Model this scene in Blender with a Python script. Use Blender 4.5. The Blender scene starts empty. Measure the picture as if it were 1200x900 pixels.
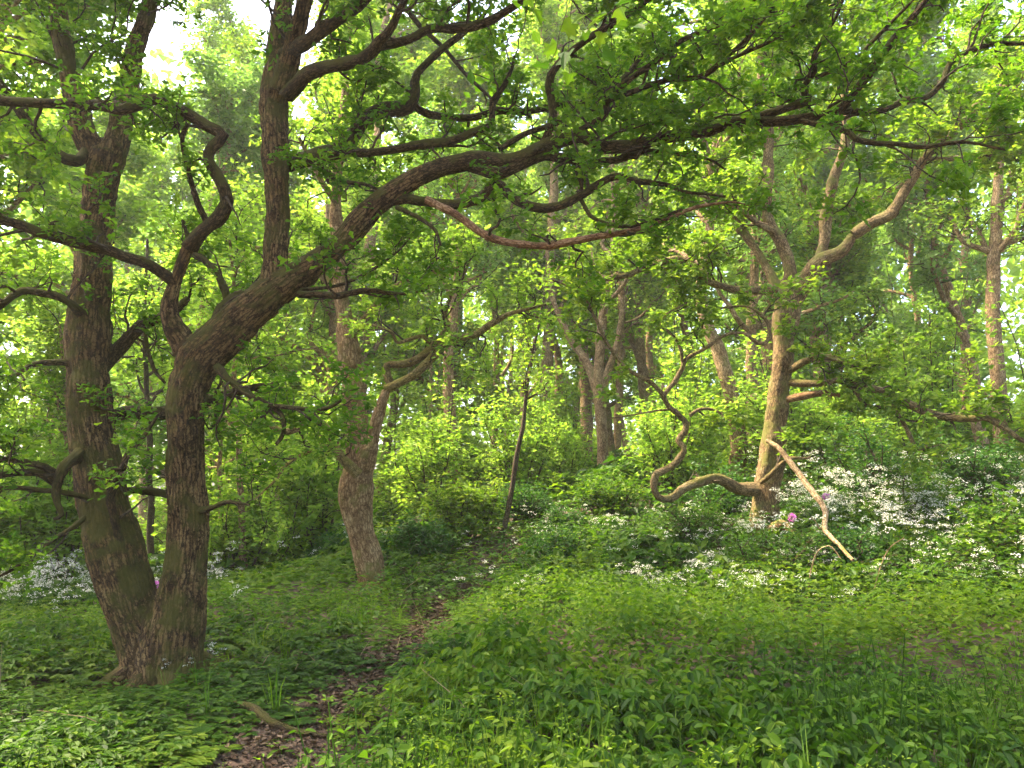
import bpy, math, numpy as np
from math import radians, pi
rng = np.random.default_rng(11)
S = bpy.context.scene
COL = S.collection
F = 933.0
PITCH = math.atan(120.0 / F)
CAMZ = 1.6

# ------------------------------------------------------------------ camera, sky, sun, exposure
cam = bpy.data.cameras.new("camera"); cam.lens = 28; cam.sensor_width = 36
cam.clip_start = 0.05; cam.clip_end = 2000
camo = bpy.data.objects.new("camera", cam); COL.objects.link(camo)
camo.location = (0, 0, CAMZ); camo.rotation_euler = (pi / 2 + PITCH, 0, 0)
S.camera = camo
SUN_EL, SUN_AZ = radians(56), radians(-72)      # azimuth: 0 = ahead (+Y), negative = to the left
w = bpy.data.worlds.new("World"); S.world = w; w.use_nodes = True
nt = w.node_tree; nt.nodes.clear()
sky = nt.nodes.new("ShaderNodeTexSky"); sky.sky_type = 'NISHITA'; sky.sun_disc = False
sky.sun_elevation = SUN_EL; sky.sun_rotation = SUN_AZ
sky.air_density = .8; sky.dust_density = 5.0; sky.ozone_density = 1.0
bg = nt.nodes.new("ShaderNodeBackground"); bg.inputs[1].default_value = 0.075
wo = nt.nodes.new("ShaderNodeOutputWorld")
nt.links.new(sky.outputs[0], bg.inputs[0]); nt.links.new(bg.outputs[0], wo.inputs[0])
sd = bpy.data.lights.new("sun", 'SUN'); sd.energy = 1.5; sd.angle = radians(10); sd.color = (1.0, 0.84, 0.58)
so = bpy.data.objects.new("sun", sd); COL.objects.link(so)
from mathutils import Vector
sundir = Vector((math.sin(SUN_AZ) * math.cos(SUN_EL), math.cos(SUN_AZ) * math.cos(SUN_EL), math.sin(SUN_EL)))
so.rotation_euler = sundir.to_track_quat('Z', 'Y').to_euler()
S.view_settings.view_transform = 'Standard'; S.view_settings.look = 'None'
S.view_settings.gamma = 1.0
S.view_settings.exposure = 4.05
S.cycles.max_bounces = 12; S.cycles.diffuse_bounces = 8; S.cycles.glossy_bounces = 2
S.cycles.transmission_bounces = 6; S.cycles.transparent_max_bounces = 4
S.cycles.use_denoising = True
S.cycles.caustics_reflective = False; S.cycles.caustics_refractive = False

# ------------------------------------------------------------------ maths helpers
cp, sp = math.cos(PITCH), math.sin(PITCH)
def P(px, py, Y):
    """point at world depth Y seen at (px, py) of the 1200 x 900 photograph"""
    xc = (px - 600.0) / F; yc = (450.0 - py) / F
    d = np.array([xc, cp - yc * sp, sp + yc * cp])
    t = Y / d[1]
    return np.array([0, 0, CAMZ]) + d * t, t
def norm(v):
    return v / np.maximum(np.linalg.norm(v, axis=-1, keepdims=True), 1e-9)
def vhash(i, j, k, seed):
    n = (i * 73856093) ^ (j * 19349663) ^ (k * 83492791) ^ (seed * 2654435)
    n = (n ^ (n >> 13)) * 1274126177
    n = n ^ (n >> 16)
    return (n & 0xffff).astype(np.float64) / 65535.0
def vnoise(p, seed=0):
    p = np.asarray(p, float); f = np.floor(p); i = f.astype(np.int64); u = p - f; u = u * u * (3 - 2 * u)
    r = 0
    for a in (0, 1):
        for b in (0, 1):
            for c in (0, 1):
                wt = (u[..., 0] if a else 1 - u[..., 0]) * (u[..., 1] if b else 1 - u[..., 1]) * (u[..., 2] if c else 1 - u[..., 2])
                r = r + wt * vhash(i[..., 0] + a, i[..., 1] + b, i[..., 2] + c, seed)
    return r
def n2(x, y, s, seed=0):
    return vnoise(np.stack([np.asarray(x) * s, np.asarray(y) * s, np.zeros_like(np.asarray(x, float)) + .5], -1), seed)

# ------------------------------------------------------------------ materials
def new_mat(name):
    m = bpy.data.materials.new(name); m.use_nodes = True
    n = m.node_tree; n.nodes.clear()
    return m, n, n.nodes, n.links
def ramp(N, stops):
    r = N.new("ShaderNodeValToRGB"); e = r.color_ramp.elements
    e[0].position, e[0].color = stops[0][0], (*stops[0][1], 1)
    e[1].position, e[1].color = stops[-1][0], (*stops[-1][1], 1)
    for p_, c in stops[1:-1]:
        x = e.new(p_); x.color = (*c, 1)
    return r
def leaf_mat(name, cols, trans=0.5, tcol=(1.35, 1.5, .6), rough=.5):
    m, n, N, L = new_mat(name)
    out = N.new("ShaderNodeOutputMaterial")
    at = N.new("ShaderNodeAttribute"); at.attribute_name = "tint"
    r = ramp(N, [(i / (len(cols) - 1), c) for i, c in enumerate(cols)])
    L.new(at.outputs["Fac"], r.inputs[0])
    b = N.new("ShaderNodeBsdfPrincipled"); b.inputs["Roughness"].default_value = rough
    b.inputs["Specular IOR Level"].default_value = .15
    L.new(r.outputs[0], b.inputs["Base Color"])
    mx = N.new("ShaderNodeMix"); mx.data_type = 'RGBA'; mx.blend_type = 'MULTIPLY'
    mx.inputs[0].default_value = 1; mx.inputs[7].default_value = (*tcol, 1)
    L.new(r.outputs[0], mx.inputs[6])
    t = N.new("ShaderNodeBsdfTranslucent"); L.new(mx.outputs[2], t.inputs[0])
    s = N.new("ShaderNodeMixShader"); s.inputs[0].default_value = trans
    L.new(b.outputs[0], s.inputs[1]); L.new(t.outputs[0], s.inputs[2]); L.new(s.outputs[0], out.inputs[0])
    return m
def bark_mat(name, dark, mid, light, moss=.5, mosscol=(.075, .085, .015), scale=1.0, bump=.5, stretch=.28):
    m, n, N, L = new_mat(name)
    out = N.new("ShaderNodeOutputMaterial")
    at = N.new("ShaderNodeAttribute"); at.attribute_name = "bark"
    mp = N.new("ShaderNodeMapping"); mp.inputs[3].default_value = (scale, scale, scale * stretch)
    L.new(at.outputs["Vector"], mp.inputs[0])
    ns = N.new("ShaderNodeTexNoise"); ns.inputs["Scale"].default_value = 30; ns.inputs["Detail"].default_value = 7; ns.inputs["Roughness"].default_value = .7
    L.new(at.outputs["Vector"], ns.inputs[0])
    ad = N.new("ShaderNodeVectorMath"); ad.operation = 'MULTIPLY_ADD'
    ad.inputs[1].default_value = (.045, .045, .045); L.new(ns.outputs[1], ad.inputs[0]); L.new(mp.outputs[0], ad.inputs[2])
    v = N.new("ShaderNodeTexVoronoi"); v.feature = 'DISTANCE_TO_EDGE'; v.inputs["Scale"].default_value = 30; L.new(ad.outputs[0], v.inputs[0])
    v2 = N.new("ShaderNodeTexVoronoi"); v2.feature = 'DISTANCE_TO_EDGE'; v2.inputs["Scale"].default_value = 75; L.new(ad.outputs[0], v2.inputs[0])
    s1 = N.new("ShaderNodeMapRange"); s1.interpolation_type = 'SMOOTHSTEP'; s1.inputs[2].default_value = .22; L.new(v.outputs[0], s1.inputs[0])
    s2 = N.new("ShaderNodeMapRange"); s2.interpolation_type = 'SMOOTHSTEP'; s2.inputs[2].default_value = .3; s2.inputs[4].default_value = .45; L.new(v2.outputs[0], s2.inputs[0])
    sm_ = N.new("ShaderNodeMath"); sm_.operation = 'ADD'; L.new(s1.outputs[0], sm_.inputs[0]); L.new(s2.outputs[0], sm_.inputs[1])
    cl = N.new("ShaderNodeMath"); cl.operation = 'MULTIPLY_ADD'; cl.inputs[1].default_value = .38
    L.new(sm_.outputs[0], cl.inputs[0]); L.new(ns.outputs[0], cl.inputs[2])
    r = ramp(N, [(.45, dark), (.85, mid), (1.15 if False else 1.0, light)])
    L.new(cl.outputs[0], r.inputs[0])
    # slow change of tone from place to place
    nv_ = N.new("ShaderNodeTexNoise"); nv_.inputs["Scale"].default_value = 5; nv_.inputs["Detail"].default_value = 5
    L.new(at.outputs["Vector"], nv_.inputs[0])
    tn = ramp(N, [(.3, (.62, .55, .5)), (.5, (1, .95, .9)), (.72, (1.25, 1.3, 1.3))]); L.new(nv_.outputs[0], tn.inputs[0])
    mt_ = N.new("ShaderNodeMix"); mt_.data_type = 'RGBA'; mt_.blend_type = 'MULTIPLY'; mt_.inputs[0].default_value = 1
    L.new(r.outputs[0], mt_.inputs[6]); L.new(tn.outputs[0], mt_.inputs[7])
    # moss: patches, more of it on faces that look up
    geo = N.new("ShaderNodeNewGeometry"); sx = N.new("ShaderNodeSeparateXYZ"); L.new(geo.outputs["Normal"], sx.inputs[0])
    tc = N.new("ShaderNodeNewGeometry")
    nm = N.new("ShaderNodeTexNoise"); nm.inputs["Scale"].default_value = 3.2; nm.inputs["Detail"].default_value = 7; nm.inputs["Roughness"].default_value = .65
    L.new(tc.outputs["Position"], nm.inputs[0])
    m1 = N.new("ShaderNodeMath"); m1.operation = 'MULTIPLY_ADD'; m1.inputs[1].default_value = .16
    L.new(sx.outputs[2], m1.inputs[0]); L.new(nm.outputs[0], m1.inputs[2])
    mr = N.new("ShaderNodeMapRange"); mr.inputs[1].default_value = .72 - .3 * moss; mr.inputs[2].default_value = .86 - .3 * moss
    mr.inputs[4].default_value = .85
    L.new(m1.outputs[0], mr.inputs[0])
    mc = N.new("ShaderNodeMix"); mc.data_type = 'RGBA'; mc.inputs[7].default_value = (*mosscol, 1)
    L.new(mr.outputs[0], mc.inputs[0]); L.new(mt_.outputs[2], mc.inputs[6])
    b = N.new("ShaderNodeBsdfPrincipled"); b.inputs["Roughness"].default_value = .88; b.inputs["Specular IOR Level"].default_value = .2
    L.new(mc.outputs[2], b.inputs["Base Color"])
    bp = N.new("ShaderNodeBump"); bp.inputs["Strength"].default_value = bump; bp.inputs["Distance"].default_value = .03
    L.new(cl.outputs[0], bp.inputs["Height"]); L.new(bp.outputs[0], b.inputs["Normal"])
    L.new(b.outputs[0], out.inputs[0])
    return m
def flat_mat(name, c1, c2, scale=20, rough=.8):
    m, n, N, L = new_mat(name)
    out = N.new("ShaderNodeOutputMaterial"); g = N.new("ShaderNodeNewGeometry")
    ns = N.new("ShaderNodeTexNoise"); ns.inputs["Scale"].default_value = scale; ns.inputs["Detail"].default_value = 5
    L.new(g.outputs["Position"], ns.inputs[0]); r = ramp(N, [(.35, c1), (.65, c2)]); L.new(ns.outputs[0], r.inputs[0])
    b = N.new("ShaderNodeBsdfPrincipled"); b.inputs["Roughness"].default_value = rough
    L.new(r.outputs[0], b.inputs["Base Color"]); L.new(b.outputs[0], out.inputs[0])
    bp = N.new("ShaderNodeBump"); bp.inputs["Strength"].default_value = .8; bp.inputs["Distance"].default_value = .03
    L.new(ns.outputs[0], bp.inputs["Height"]); L.new(bp.outputs[0], b.inputs["Normal"])
    return m
M = {}
M['oak'] = bark_mat("oak_bark", (.016, .009, .004), (.125, .074, .027), (.24, .155, .065), moss=.86, mosscol=(.085, .08, .012), bump=1.0, stretch=.17)
M['limb'] = bark_mat("oak_limb_bark", (.012, .008, .003), (.055, .034, .012), (.11, .07, .03), moss=.85, mosscol=(.07, .065, .010), scale=1.8, bump=.8)
M['syc'] = bark_mat("flaky_bark", (.11, .065, .03), (.27, .17, .08), (.42, .29, .15), moss=.5, mosscol=(.15, .15, .03), scale=.9, bump=.8, stretch=.3)
M['warm'] = bark_mat("warm_oak_bark", (.05, .033, .015), (.17, .115, .052), (.30, .215, .11), moss=.72, mosscol=(.14, .14, .03), scale=1.2, bump=.7)
M['warmlimb'] = bark_mat("warm_limb_bark", (.05, .035, .016), (.18, .13, .06), (.28, .2, .1), moss=.6, mosscol=(.13, .12, .025), scale=1.8, bump=.6)
M['mosslimb'] = bark_mat('moss_limb_bark', (.06, .045, .015), (.20, .15, .055), (.32, .24, .10), moss=.75, mosscol=(.19, .17, .03), scale=1.8, bump=.6)
M['pink'] = bark_mat("pinkish_bark", (.07, .045, .022), (.25, .165, .085), (.38, .27, .15), moss=.45, mosscol=(.13, .13, .03), bump=.6)
M['dead'] = bark_mat("dead_wood", (.12, .075, .04), (.34, .24, .13), (.5, .37, .22), moss=.3, mosscol=(.16, .14, .03), scale=1.6, bump=.6)
M['orange'] = bark_mat("stripped_wood", (.09, .045, .02), (.23, .125, .06), (.34, .21, .11), moss=.2, scale=1.6, bump=.6)
M['twig'] = bark_mat("twig_bark", (.02, .014, .009), (.055, .038, .022), (.1, .07, .04), moss=.2, scale=2, bump=.2)
M['leaf_oak'] = leaf_mat("oak_leaf", [(.045, .108, .009), (.07, .15, .011), (.105, .195, .014), (.16, .245, .02)], .58)
M['leaf_oak2'] = leaf_mat("young_oak_leaf", [(.07, .13, .014), (.105, .18, .018), (.15, .225, .024), (.22, .28, .035)], .5)
M['leaf_bright'] = leaf_mat("bright_leaf", [(.095, .18, .022), (.15, .26, .032), (.21, .33, .044), (.29, .38, .065)], .6, (1.35, 1.4, .75))
M['leaf_blue'] = leaf_mat("blue_green_leaf", [(.08, .15, .035), (.12, .21, .045), (.17, .27, .06), (.23, .32, .08)], .45, (1.2, 1.4, .8), .38)
M['leaf_dark'] = leaf_mat("dark_shrub_leaf", [(.018, .055, .010), (.03, .085, .014), (.045, .11, .016), (.07, .14, .02)], .35, rough=.38)
M['leaf_bramble'] = leaf_mat('bramble_leaf', [(.03, .03, .010), (.035, .085, .012), (.06, .13, .016), (.10, .17, .022)], .4)
M['leaf_herb'] = leaf_mat("herb_leaf", [(.020, .052, .006), (.042, .10, .008), (.076, .142, .010), (.13, .19, .015)], .45)
M['leaf_nettle'] = leaf_mat("nettle_leaf", [(.026, .068, .006), (.054, .12, .008), (.094, .168, .010), (.155, .22, .014)], .45)
M['leaf_brown'] = leaf_mat("dead_leaf", [(.03, .019, .011), (.07, .040, .022), (.12, .073, .042), (.19, .13, .08)], .1)
M['straw'] = leaf_mat("dry_stalk", [(.16, .11, .05), (.3, .22, .12)], .1)
M['petal'] = leaf_mat("white_petal", [(.6, .6, .48), (.85, .84, .74)], .4, (1, 1, 1))
M['petal_pink'] = leaf_mat("pink_petal", [(.5, .14, .42), (.75, .32, .66)], .3, (1.2, 1, 1.2))
M['soil'] = flat_mat("forest_soil", (.03, .018, .010), (.10, .055, .03), 9)
M['pathsoil'] = flat_mat("path_soil", (.035, .02, .011), (.10, .055, .032), 14)

# ------------------------------------------------------------------ mesh building
class Geo:
    def __init__(s): s.V = []; s.Fc = []; s.A = []; s.n = 0
    def add(s, V, faces, A):
        """faces: list of int arrays (m, k); A: per-vertex attribute (n,) or (n,3)"""
        s.V.append(V); s.A.append(A)
        for f in faces: s.Fc.append(f + s.n)
        s.n += len(V)
    def mesh(s, name, mat, attr, origin=(0, 0, 0), smooth=True):
        V = np.concatenate(s.V) - np.asarray(origin, float); A = np.concatenate(s.A)
        me = bpy.data.meshes.new(name)
        me.vertices.add(len(V)); me.vertices.foreach_set("co", V.astype(np.float32).ravel())
        tot = np.concatenate([np.full(len(f), f.shape[1], np.int32) for f in s.Fc])
        idx = np.concatenate([f.ravel() for f in s.Fc]).astype(np.int32)
        st = np.concatenate([[0], np.cumsum(tot)[:-1]]).astype(np.int32)
        me.loops.add(len(idx)); me.loops.foreach_set("vertex_index", idx)
        me.polygons.add(len(tot)); me.polygons.foreach_set("loop_start", st)
        if A.ndim == 2:
            at = me.attributes.new(attr, 'FLOAT_VECTOR', 'POINT'); at.data.foreach_set("vector", A.astype(np.float32).ravel())
        else:
            at = me.attributes.new(attr, 'FLOAT', 'POINT'); at.data.foreach_set("value", A.astype(np.float32))
        me.update(calc_edges=True)
        me.polygons.foreach_set("use_smooth", np.full(len(tot), smooth))
        me.materials.append(mat)
        return me
def obj(name, me, parent=None):
    o = bpy.data.objects.new(name, me); COL.objects.link(o)
    if parent is not None: o.parent = parent
    return o
def thing(name, label, cat, loc, group=None):
    o = bpy.data.objects.new(name, None); COL.objects.link(o); o.location = tuple(loc)
    o.empty_display_size = .2; o['label'] = label; o['category'] = cat
    if group: o['group'] = group
    return o
def part(name, g, mat, root, attr, stuff=False, smooth=True):
    o = obj(name, g.mesh(name, mat, attr, tuple(root.location), smooth), root)
    if stuff: o['kind'] = 'stuff'
    return o
def setting(name, g, mat, attr, kind, smooth=True):
    o = obj(name, g.mesh(name, mat, attr, smooth=smooth)); o['kind'] = kind
    return o
def copy_thing(root, loc, rotz, scale, label, group):
    r = root.copy(); COL.objects.link(r); r.location = tuple(loc); r.rotation_euler = (0, 0, rotz)
    r.scale = (scale[0], scale[0], scale[1]); r['label'] = label
    if group: r['group'] = group
    for c in list(root.children):
        d = c.copy(); COL.objects.link(d); d.parent = r
    return r

def frames(Pt):
    T = np.empty_like(Pt); T[:, 1:-1] = Pt[:, 2:] - Pt[:, :-2]; T[:, 0] = Pt[:, 1] - Pt[:, 0]; T[:, -1] = Pt[:, -1] - Pt[:, -2]
    T = norm(T); k = Pt.shape[1]
    U = np.empty_like(Pt)
    ref = np.where(np.abs(T[:, 0, 2:3]) < .8, np.array([[0, 0, 1.]]), np.array([[1., 0, 0]]))
    u = norm(np.cross(ref, T[:, 0])); U[:, 0] = u
    for i in range(1, k):
        u = norm(u - (u * T[:, i]).sum(-1, keepdims=True) * T[:, i]); U[:, i] = u
    return T, U, np.cross(T, U)
def tubes(g, Pt, R, sides, lump=.0, caps=False):
    """Pt (n,k,3), R (n,k)"""
    n, k = R.shape
    T, U, W = frames(Pt)
    a = np.arange(sides) * 2 * pi / sides
    ca, sa = np.cos(a), np.sin(a)
    Rr = np.repeat(R[:, :, None], sides, 2)
    s = np.concatenate([np.zeros((n, 1)), np.cumsum(np.linalg.norm(np.diff(Pt, axis=1), axis=-1), 1)], 1)
    if lump:
        off = rng.uniform(0, 99, (n, 1, 1))
        rr = np.maximum(R[:, :, None], .01)
        q = np.stack([ca[None, None] * 1.6 + off + 0 * Rr, sa[None, None] * 1.6 + 0 * Rr, (s[:, :, None] / (rr * 2.2)) + 0 * Rr], -1)
        Rr = Rr * (1 + lump * (vnoise(q, 3) - .5) * 2)
    V = Pt[:, :, None] + Rr[..., None] * (ca[None, None, :, None] * U[:, :, None] + sa[None, None, :, None] * W[:, :, None])
    offs = rng.uniform(0, 50, (n, 1, 1))
    B = np.stack([ca * Rr + offs, sa * Rr + offs, s[:, :, None] + 0 * Rr], -1)
    base = (np.arange(n) * k * sides)[:, None, None] + (np.arange(k - 1) * sides)[None, :, None]
    j = np.arange(sides)[None, None]; j2 = (j + 1) % sides
    Q = np.stack([base + j, base + j2, base + j2 + sides, base + j + sides], -1).reshape(-1, 4)
    Vf = V.reshape(-1, 3); Bf = B.reshape(-1, 3); faces = [Q]
    if caps:
        c0 = len(Vf)
        Vf = np.concatenate([Vf, Pt[:, 0], Pt[:, -1]]); Bf = np.concatenate([Bf, Bf[:n], Bf[:n]])
        tr = []
        for i in range(n):
            b0 = i * k * sides; b1 = b0 + (k - 1) * sides
            for q in range(sides):
                q2 = (q + 1) % sides
                tr.append((c0 + i, b0 + q2, b0 + q)); tr.append((c0 + n + i, b1 + q, b1 + q2))
        faces.append(np.array(tr))
    g.add(Vf, faces, Bf)

def spline(C, step):
    """C (m,4) control points + radius -> Catmull-Rom resampled about every step metres"""
    C = np.asarray(C, float)
    E = np.concatenate([[2 * C[0] - C[1]], C, [2 * C[-1] - C[-2]]])
    out = []
    for i in range(1, len(E) - 2):
        L = np.linalg.norm(E[i + 1, :3] - E[i, :3]); m = max(2, int(L / step + .5))
        t = (np.arange(m) / m)[:, None]
        a, b, c, d = E[i - 1], E[i], E[i + 1], E[i + 2]
        q = .5 * (2 * b + (c - a) * t + (2 * a - 5 * b + 4 * c - d) * t * t + (3 * b - a - 3 * c + d) * t ** 3)
        q[:, 3] = b[3] + (c[3] - b[3]) * t[:, 0]
        out.append(q)
    out.append(E[-2:-1])
    return np.concatenate(out)
def trace(pts, Y0=None, zfix=None):
    """photo trace: (px, py, width px[, Y]) -> control points (x,y,z,r)"""
    out = []; y = Y0
    ys = [p[3] if len(p) > 3 else None for p in pts]
    if ys[0] is None: ys[0] = Y0
    if ys[-1] is None: ys[-1] = [v for v in ys if v is not None][-1]
    known = [i for i, v in enumerate(ys) if v is not None]
    yy = np.interp(range(len(pts)), known, [ys[i] for i in known])
    for p, Y in zip(pts, yy):
        q, t = P(p[0], p[1], Y); out.append((*q, max(p[2], 1.2) * .5 * t / F))
    return np.array(out)
def gnarl(C, amp, seed):
    """small smooth wandering of a traced path, none at its start"""
    s = np.concatenate([[0], np.cumsum(np.linalg.norm(np.diff(C[:, :3], axis=0), axis=1))])
    D = C.copy(); fade = np.clip(s / .4, 0, 1)
    for a in range(3):
        q = np.stack([s * 2.2 + seed * 7.3, np.full_like(s, a * 9.1), np.full_like(s, .5)], -1)
        q2 = np.stack([s * 6 + seed * 3.3, np.full_like(s, a * 5.1), np.full_like(s, .5)], -1)
        D[:, a] += fade * amp * ((vnoise(q, 5) - .5) * 2 + (vnoise(q2, 6) - .5) * .7)
    return D
def limb_geo(C, step=None, lump=.16, seed=0, wob=1.0):
    r0 = C[0, 3]
    st = step or max(.03, min(.08, r0 * 1.2))
    D = gnarl(spline(C, st), min(.03, C[:, 3].mean() * .8) * wob, seed)
    sides = int(np.clip(r0 * 170, 7, 22))
    g = Geo(); tubes(g, D[None, :, :3], D[None, :, 3], sides, lump)
    return g, D
def resample(D, k):
    s = np.concatenate([[0], np.cumsum(np.linalg.norm(np.diff(D[:, :3], axis=0), axis=1))])
    t = np.linspace(0, s[-1], k)
    return np.stack([np.interp(t, s, D[:, a]) for a in range(4)], -1), s[-1]

def sprout(Pt, R, per, t0, t1, lmin, lmax, k, ang=(35, 75), wig=.45, up=.12, rs=.55, flat=.6, rmax=.03, taper=.35):
    """children of a batch of paths: Pt (n,K,3), R (n,K) -> (m,k,3),(m,k)"""
    n, K = R.shape
    idx = np.repeat(np.arange(n), per); m = len(idx)
    t = rng.uniform(t0, t1, m) ** .85; t = np.clip(t, 0, .999); f = t * (K - 1); i = np.minimum(f.astype(int), K - 2); u = (f - i)[:, None]
    pos = Pt[idx, i] * (1 - u) + Pt[idx, i + 1] * u
    r = R[idx, i] * (1 - u[:, 0]) + R[idx, i + 1] * u[:, 0]
    T = norm(Pt[idx, i + 1] - Pt[idx, i])
    q = rng.normal(size=(m, 3)); q[:, 2] *= flat
    q = norm(q - (q * T).sum(-1, keepdims=True) * T)
    a = np.radians(rng.uniform(*ang, m))[:, None]
    d = norm(np.cos(a) * T + np.sin(a) * q)
    L = rng.uniform(lmin, lmax, m) * (1.1 - .55 * t)
    st = (L / (k - 1))[:, None]
    out = np.empty((m, k, 3)); out[:, 0] = pos
    for j in range(1, k):
        d = norm(d + wig * rng.normal(size=(m, 3)) * np.array([1, 1, .7]) + np.array([0, 0, up]))
        out[:, j] = out[:, j - 1] + d * st
    rr = np.minimum(r * rs, rmax)
    RR = rr[:, None] * np.linspace(1, taper, k)[None]
    return out, RR

# leaf outlines: (u along, v across, w lift); two half faces
def halves(right):
    k = len(right); V = [(0, 0, 0)] + [(u, v, .28 * v - .22 * u * u) for u, v in right] + [(1, 0, -.22)] + [(u, -v, .28 * v - .22 * u * u) for u, v in right]
    f1 = [0] + list(range(1, k + 2)); f2 = [0, k + 1] + list(range(2 * k + 1, k + 1, -1))
    return np.array(V, float), np.array([f1, f2])
SH = {
    'oak': halves([(.28, .17), (.42, .12), (.68, .30)]),
    'oval': halves([(.3, .24), (.66, .22)]),
    'long': halves([(.25, .15), (.62, .13)]),
    'rhomb': halves([(.45, .30)]),
    'maple': halves([(-.05, .25), (.12, .55), (.38, .28), (.72, .52), (.7, .2)]),
    'petal': halves([(.55, .36)]),
}
def leaves(g, A, D, N, L, shape, tint):
    V0, Fq = SH[shape]; D = norm(D); N = norm(N - (N * D).sum(-1, keepdims=True) * D); B = np.cross(D, N)
    n = len(A); L = np.asarray(L)[:, None, None]
    V = A[:, None] + L * (V0[None, :, 0:1] * D[:, None] + V0[None, :, 1:2] * B[:, None] + V0[None, :, 2:3] * N[:, None])
    nv = len(V0)
    Fc = (Fq[None] + (np.arange(n) * nv)[:, None, None]).reshape(-1, Fq.shape[1])
    g.add(V.reshape(-1, 3), [Fc], np.repeat(tint, nv))
IN_PLACE = [True]   # False while a prototype is built at the origin
def rosettes(g, A, T, nl, size, shape, tilt=.55, jit=.03, keep=2.4):
    """leaf whorls at anchors A with twig direction T"""
    if keep and not IN_PLACE[0] is False:
        ok = np.linalg.norm(A - np.array([0, 0, CAMZ]), axis=1) > keep
        A, T = A[ok], T[ok]
    n = len(A); c = np.repeat(np.clip(.5 + .22 * rng.normal(size=n), 0, 1), nl)
    A = np.repeat(A, nl, 0) + rng.normal(size=(n * nl, 3)) * jit; T = np.repeat(T, nl, 0)
    q = rng.normal(size=(n * nl, 3)); q[:, 2] *= .35; q = norm(q)
    D = norm(q + .45 * T); N = np.array([0, 0, 1.]) + tilt * rng.normal(size=D.shape)
    L = size * rng.uniform(.6, 1.2, n * nl)
    leaves(g, A, D, N, L, shape, np.clip(c + .18 * rng.normal(size=n * nl), 0, 1))
def along(Pt, ts):
    n, k, _ = Pt.shape; out = []; tt = []
    for t in ts:
        f = t * (k - 1); i = min(int(f), k - 2); u = f - i
        out.append(Pt[:, i] * (1 - u) + Pt[:, i + 1] * u); tt.append(norm(Pt[:, i + 1] - Pt[:, i]))
    return np.concatenate(out), np.concatenate(tt)

# ------------------------------------------------------------------ traced data
T1_left = [(188, 850, 120, 6.8), (184, 805, 80, 6.8), (172, 762, 68, 6.85), (151, 700, 67, 6.85), (130, 620, 64, 6.9), (116, 550, 58, 6.95), (104, 480, 54, 7.0),
           (102, 400, 52, 7.05), (107, 330, 49, 7.1), (112, 270, 44, 7.15), (119, 215, 41, 7.2), (127, 180, 44, 7.2)]
T1_right = [(200, 850, 120, 6.75), (201, 805, 80, 6.75), (205, 762, 66), (212, 700, 60), (218, 640, 52), (218, 560, 48), (217, 500, 47), (221, 455, 52, 6.75),
            (234, 420, 60), (262, 393, 57), (300, 360, 48, 6.7), (330, 335, 41), (365, 312, 33), (400, 285, 31, 6.65), (432, 250, 31), (465, 222, 28), (500, 202, 24, 6.6)]
T1_trunk_extra = [
    [(194, 850, 130, 6.75), (194, 800, 84, 6.78), (192, 760, 74, 6.8), (189, 725, 46), (187, 700, 16, 6.8)],
    [(320, 348, 40, 6.7), (322, 320, 37), (325, 290, 35), (327, 250, 34), (325, 200, 33, 6.8), (322, 160, 35), (320, 130, 37), (322, 95, 32), (325, 60, 29), (330, 20, 26), (335, -40, 22, 7.0), (340, -130, 15), (350, -260, 8, 7.2)],
    [(232, 432, 46, 6.75), (214, 400, 30, 6.7), (199, 368, 22, 6.65), (207, 328, 18, 6.6), (222, 287, 18, 6.5)],
    [(132, 190, 34, 7.2), (142, 140, 30), (150, 100, 27), (158, 60, 25, 7.3), (174, 10, 21), (190, -70, 17, 7.4), (205, -200, 9, 7.5)],
    [(122, 200, 34, 7.2), (100, 160, 30, 7.2), (84, 100, 27), (72, 40, 24, 7.1), (60, -30, 20), (45, -130, 13, 7.0), (30, -240, 7, 6.9)],
    [(328, 110, 30, 6.8), (342, 60, 27, 6.7), (355, 15, 23), (372, -50, 17, 6.4), (400, -150, 9, 6.2)],
]
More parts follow.
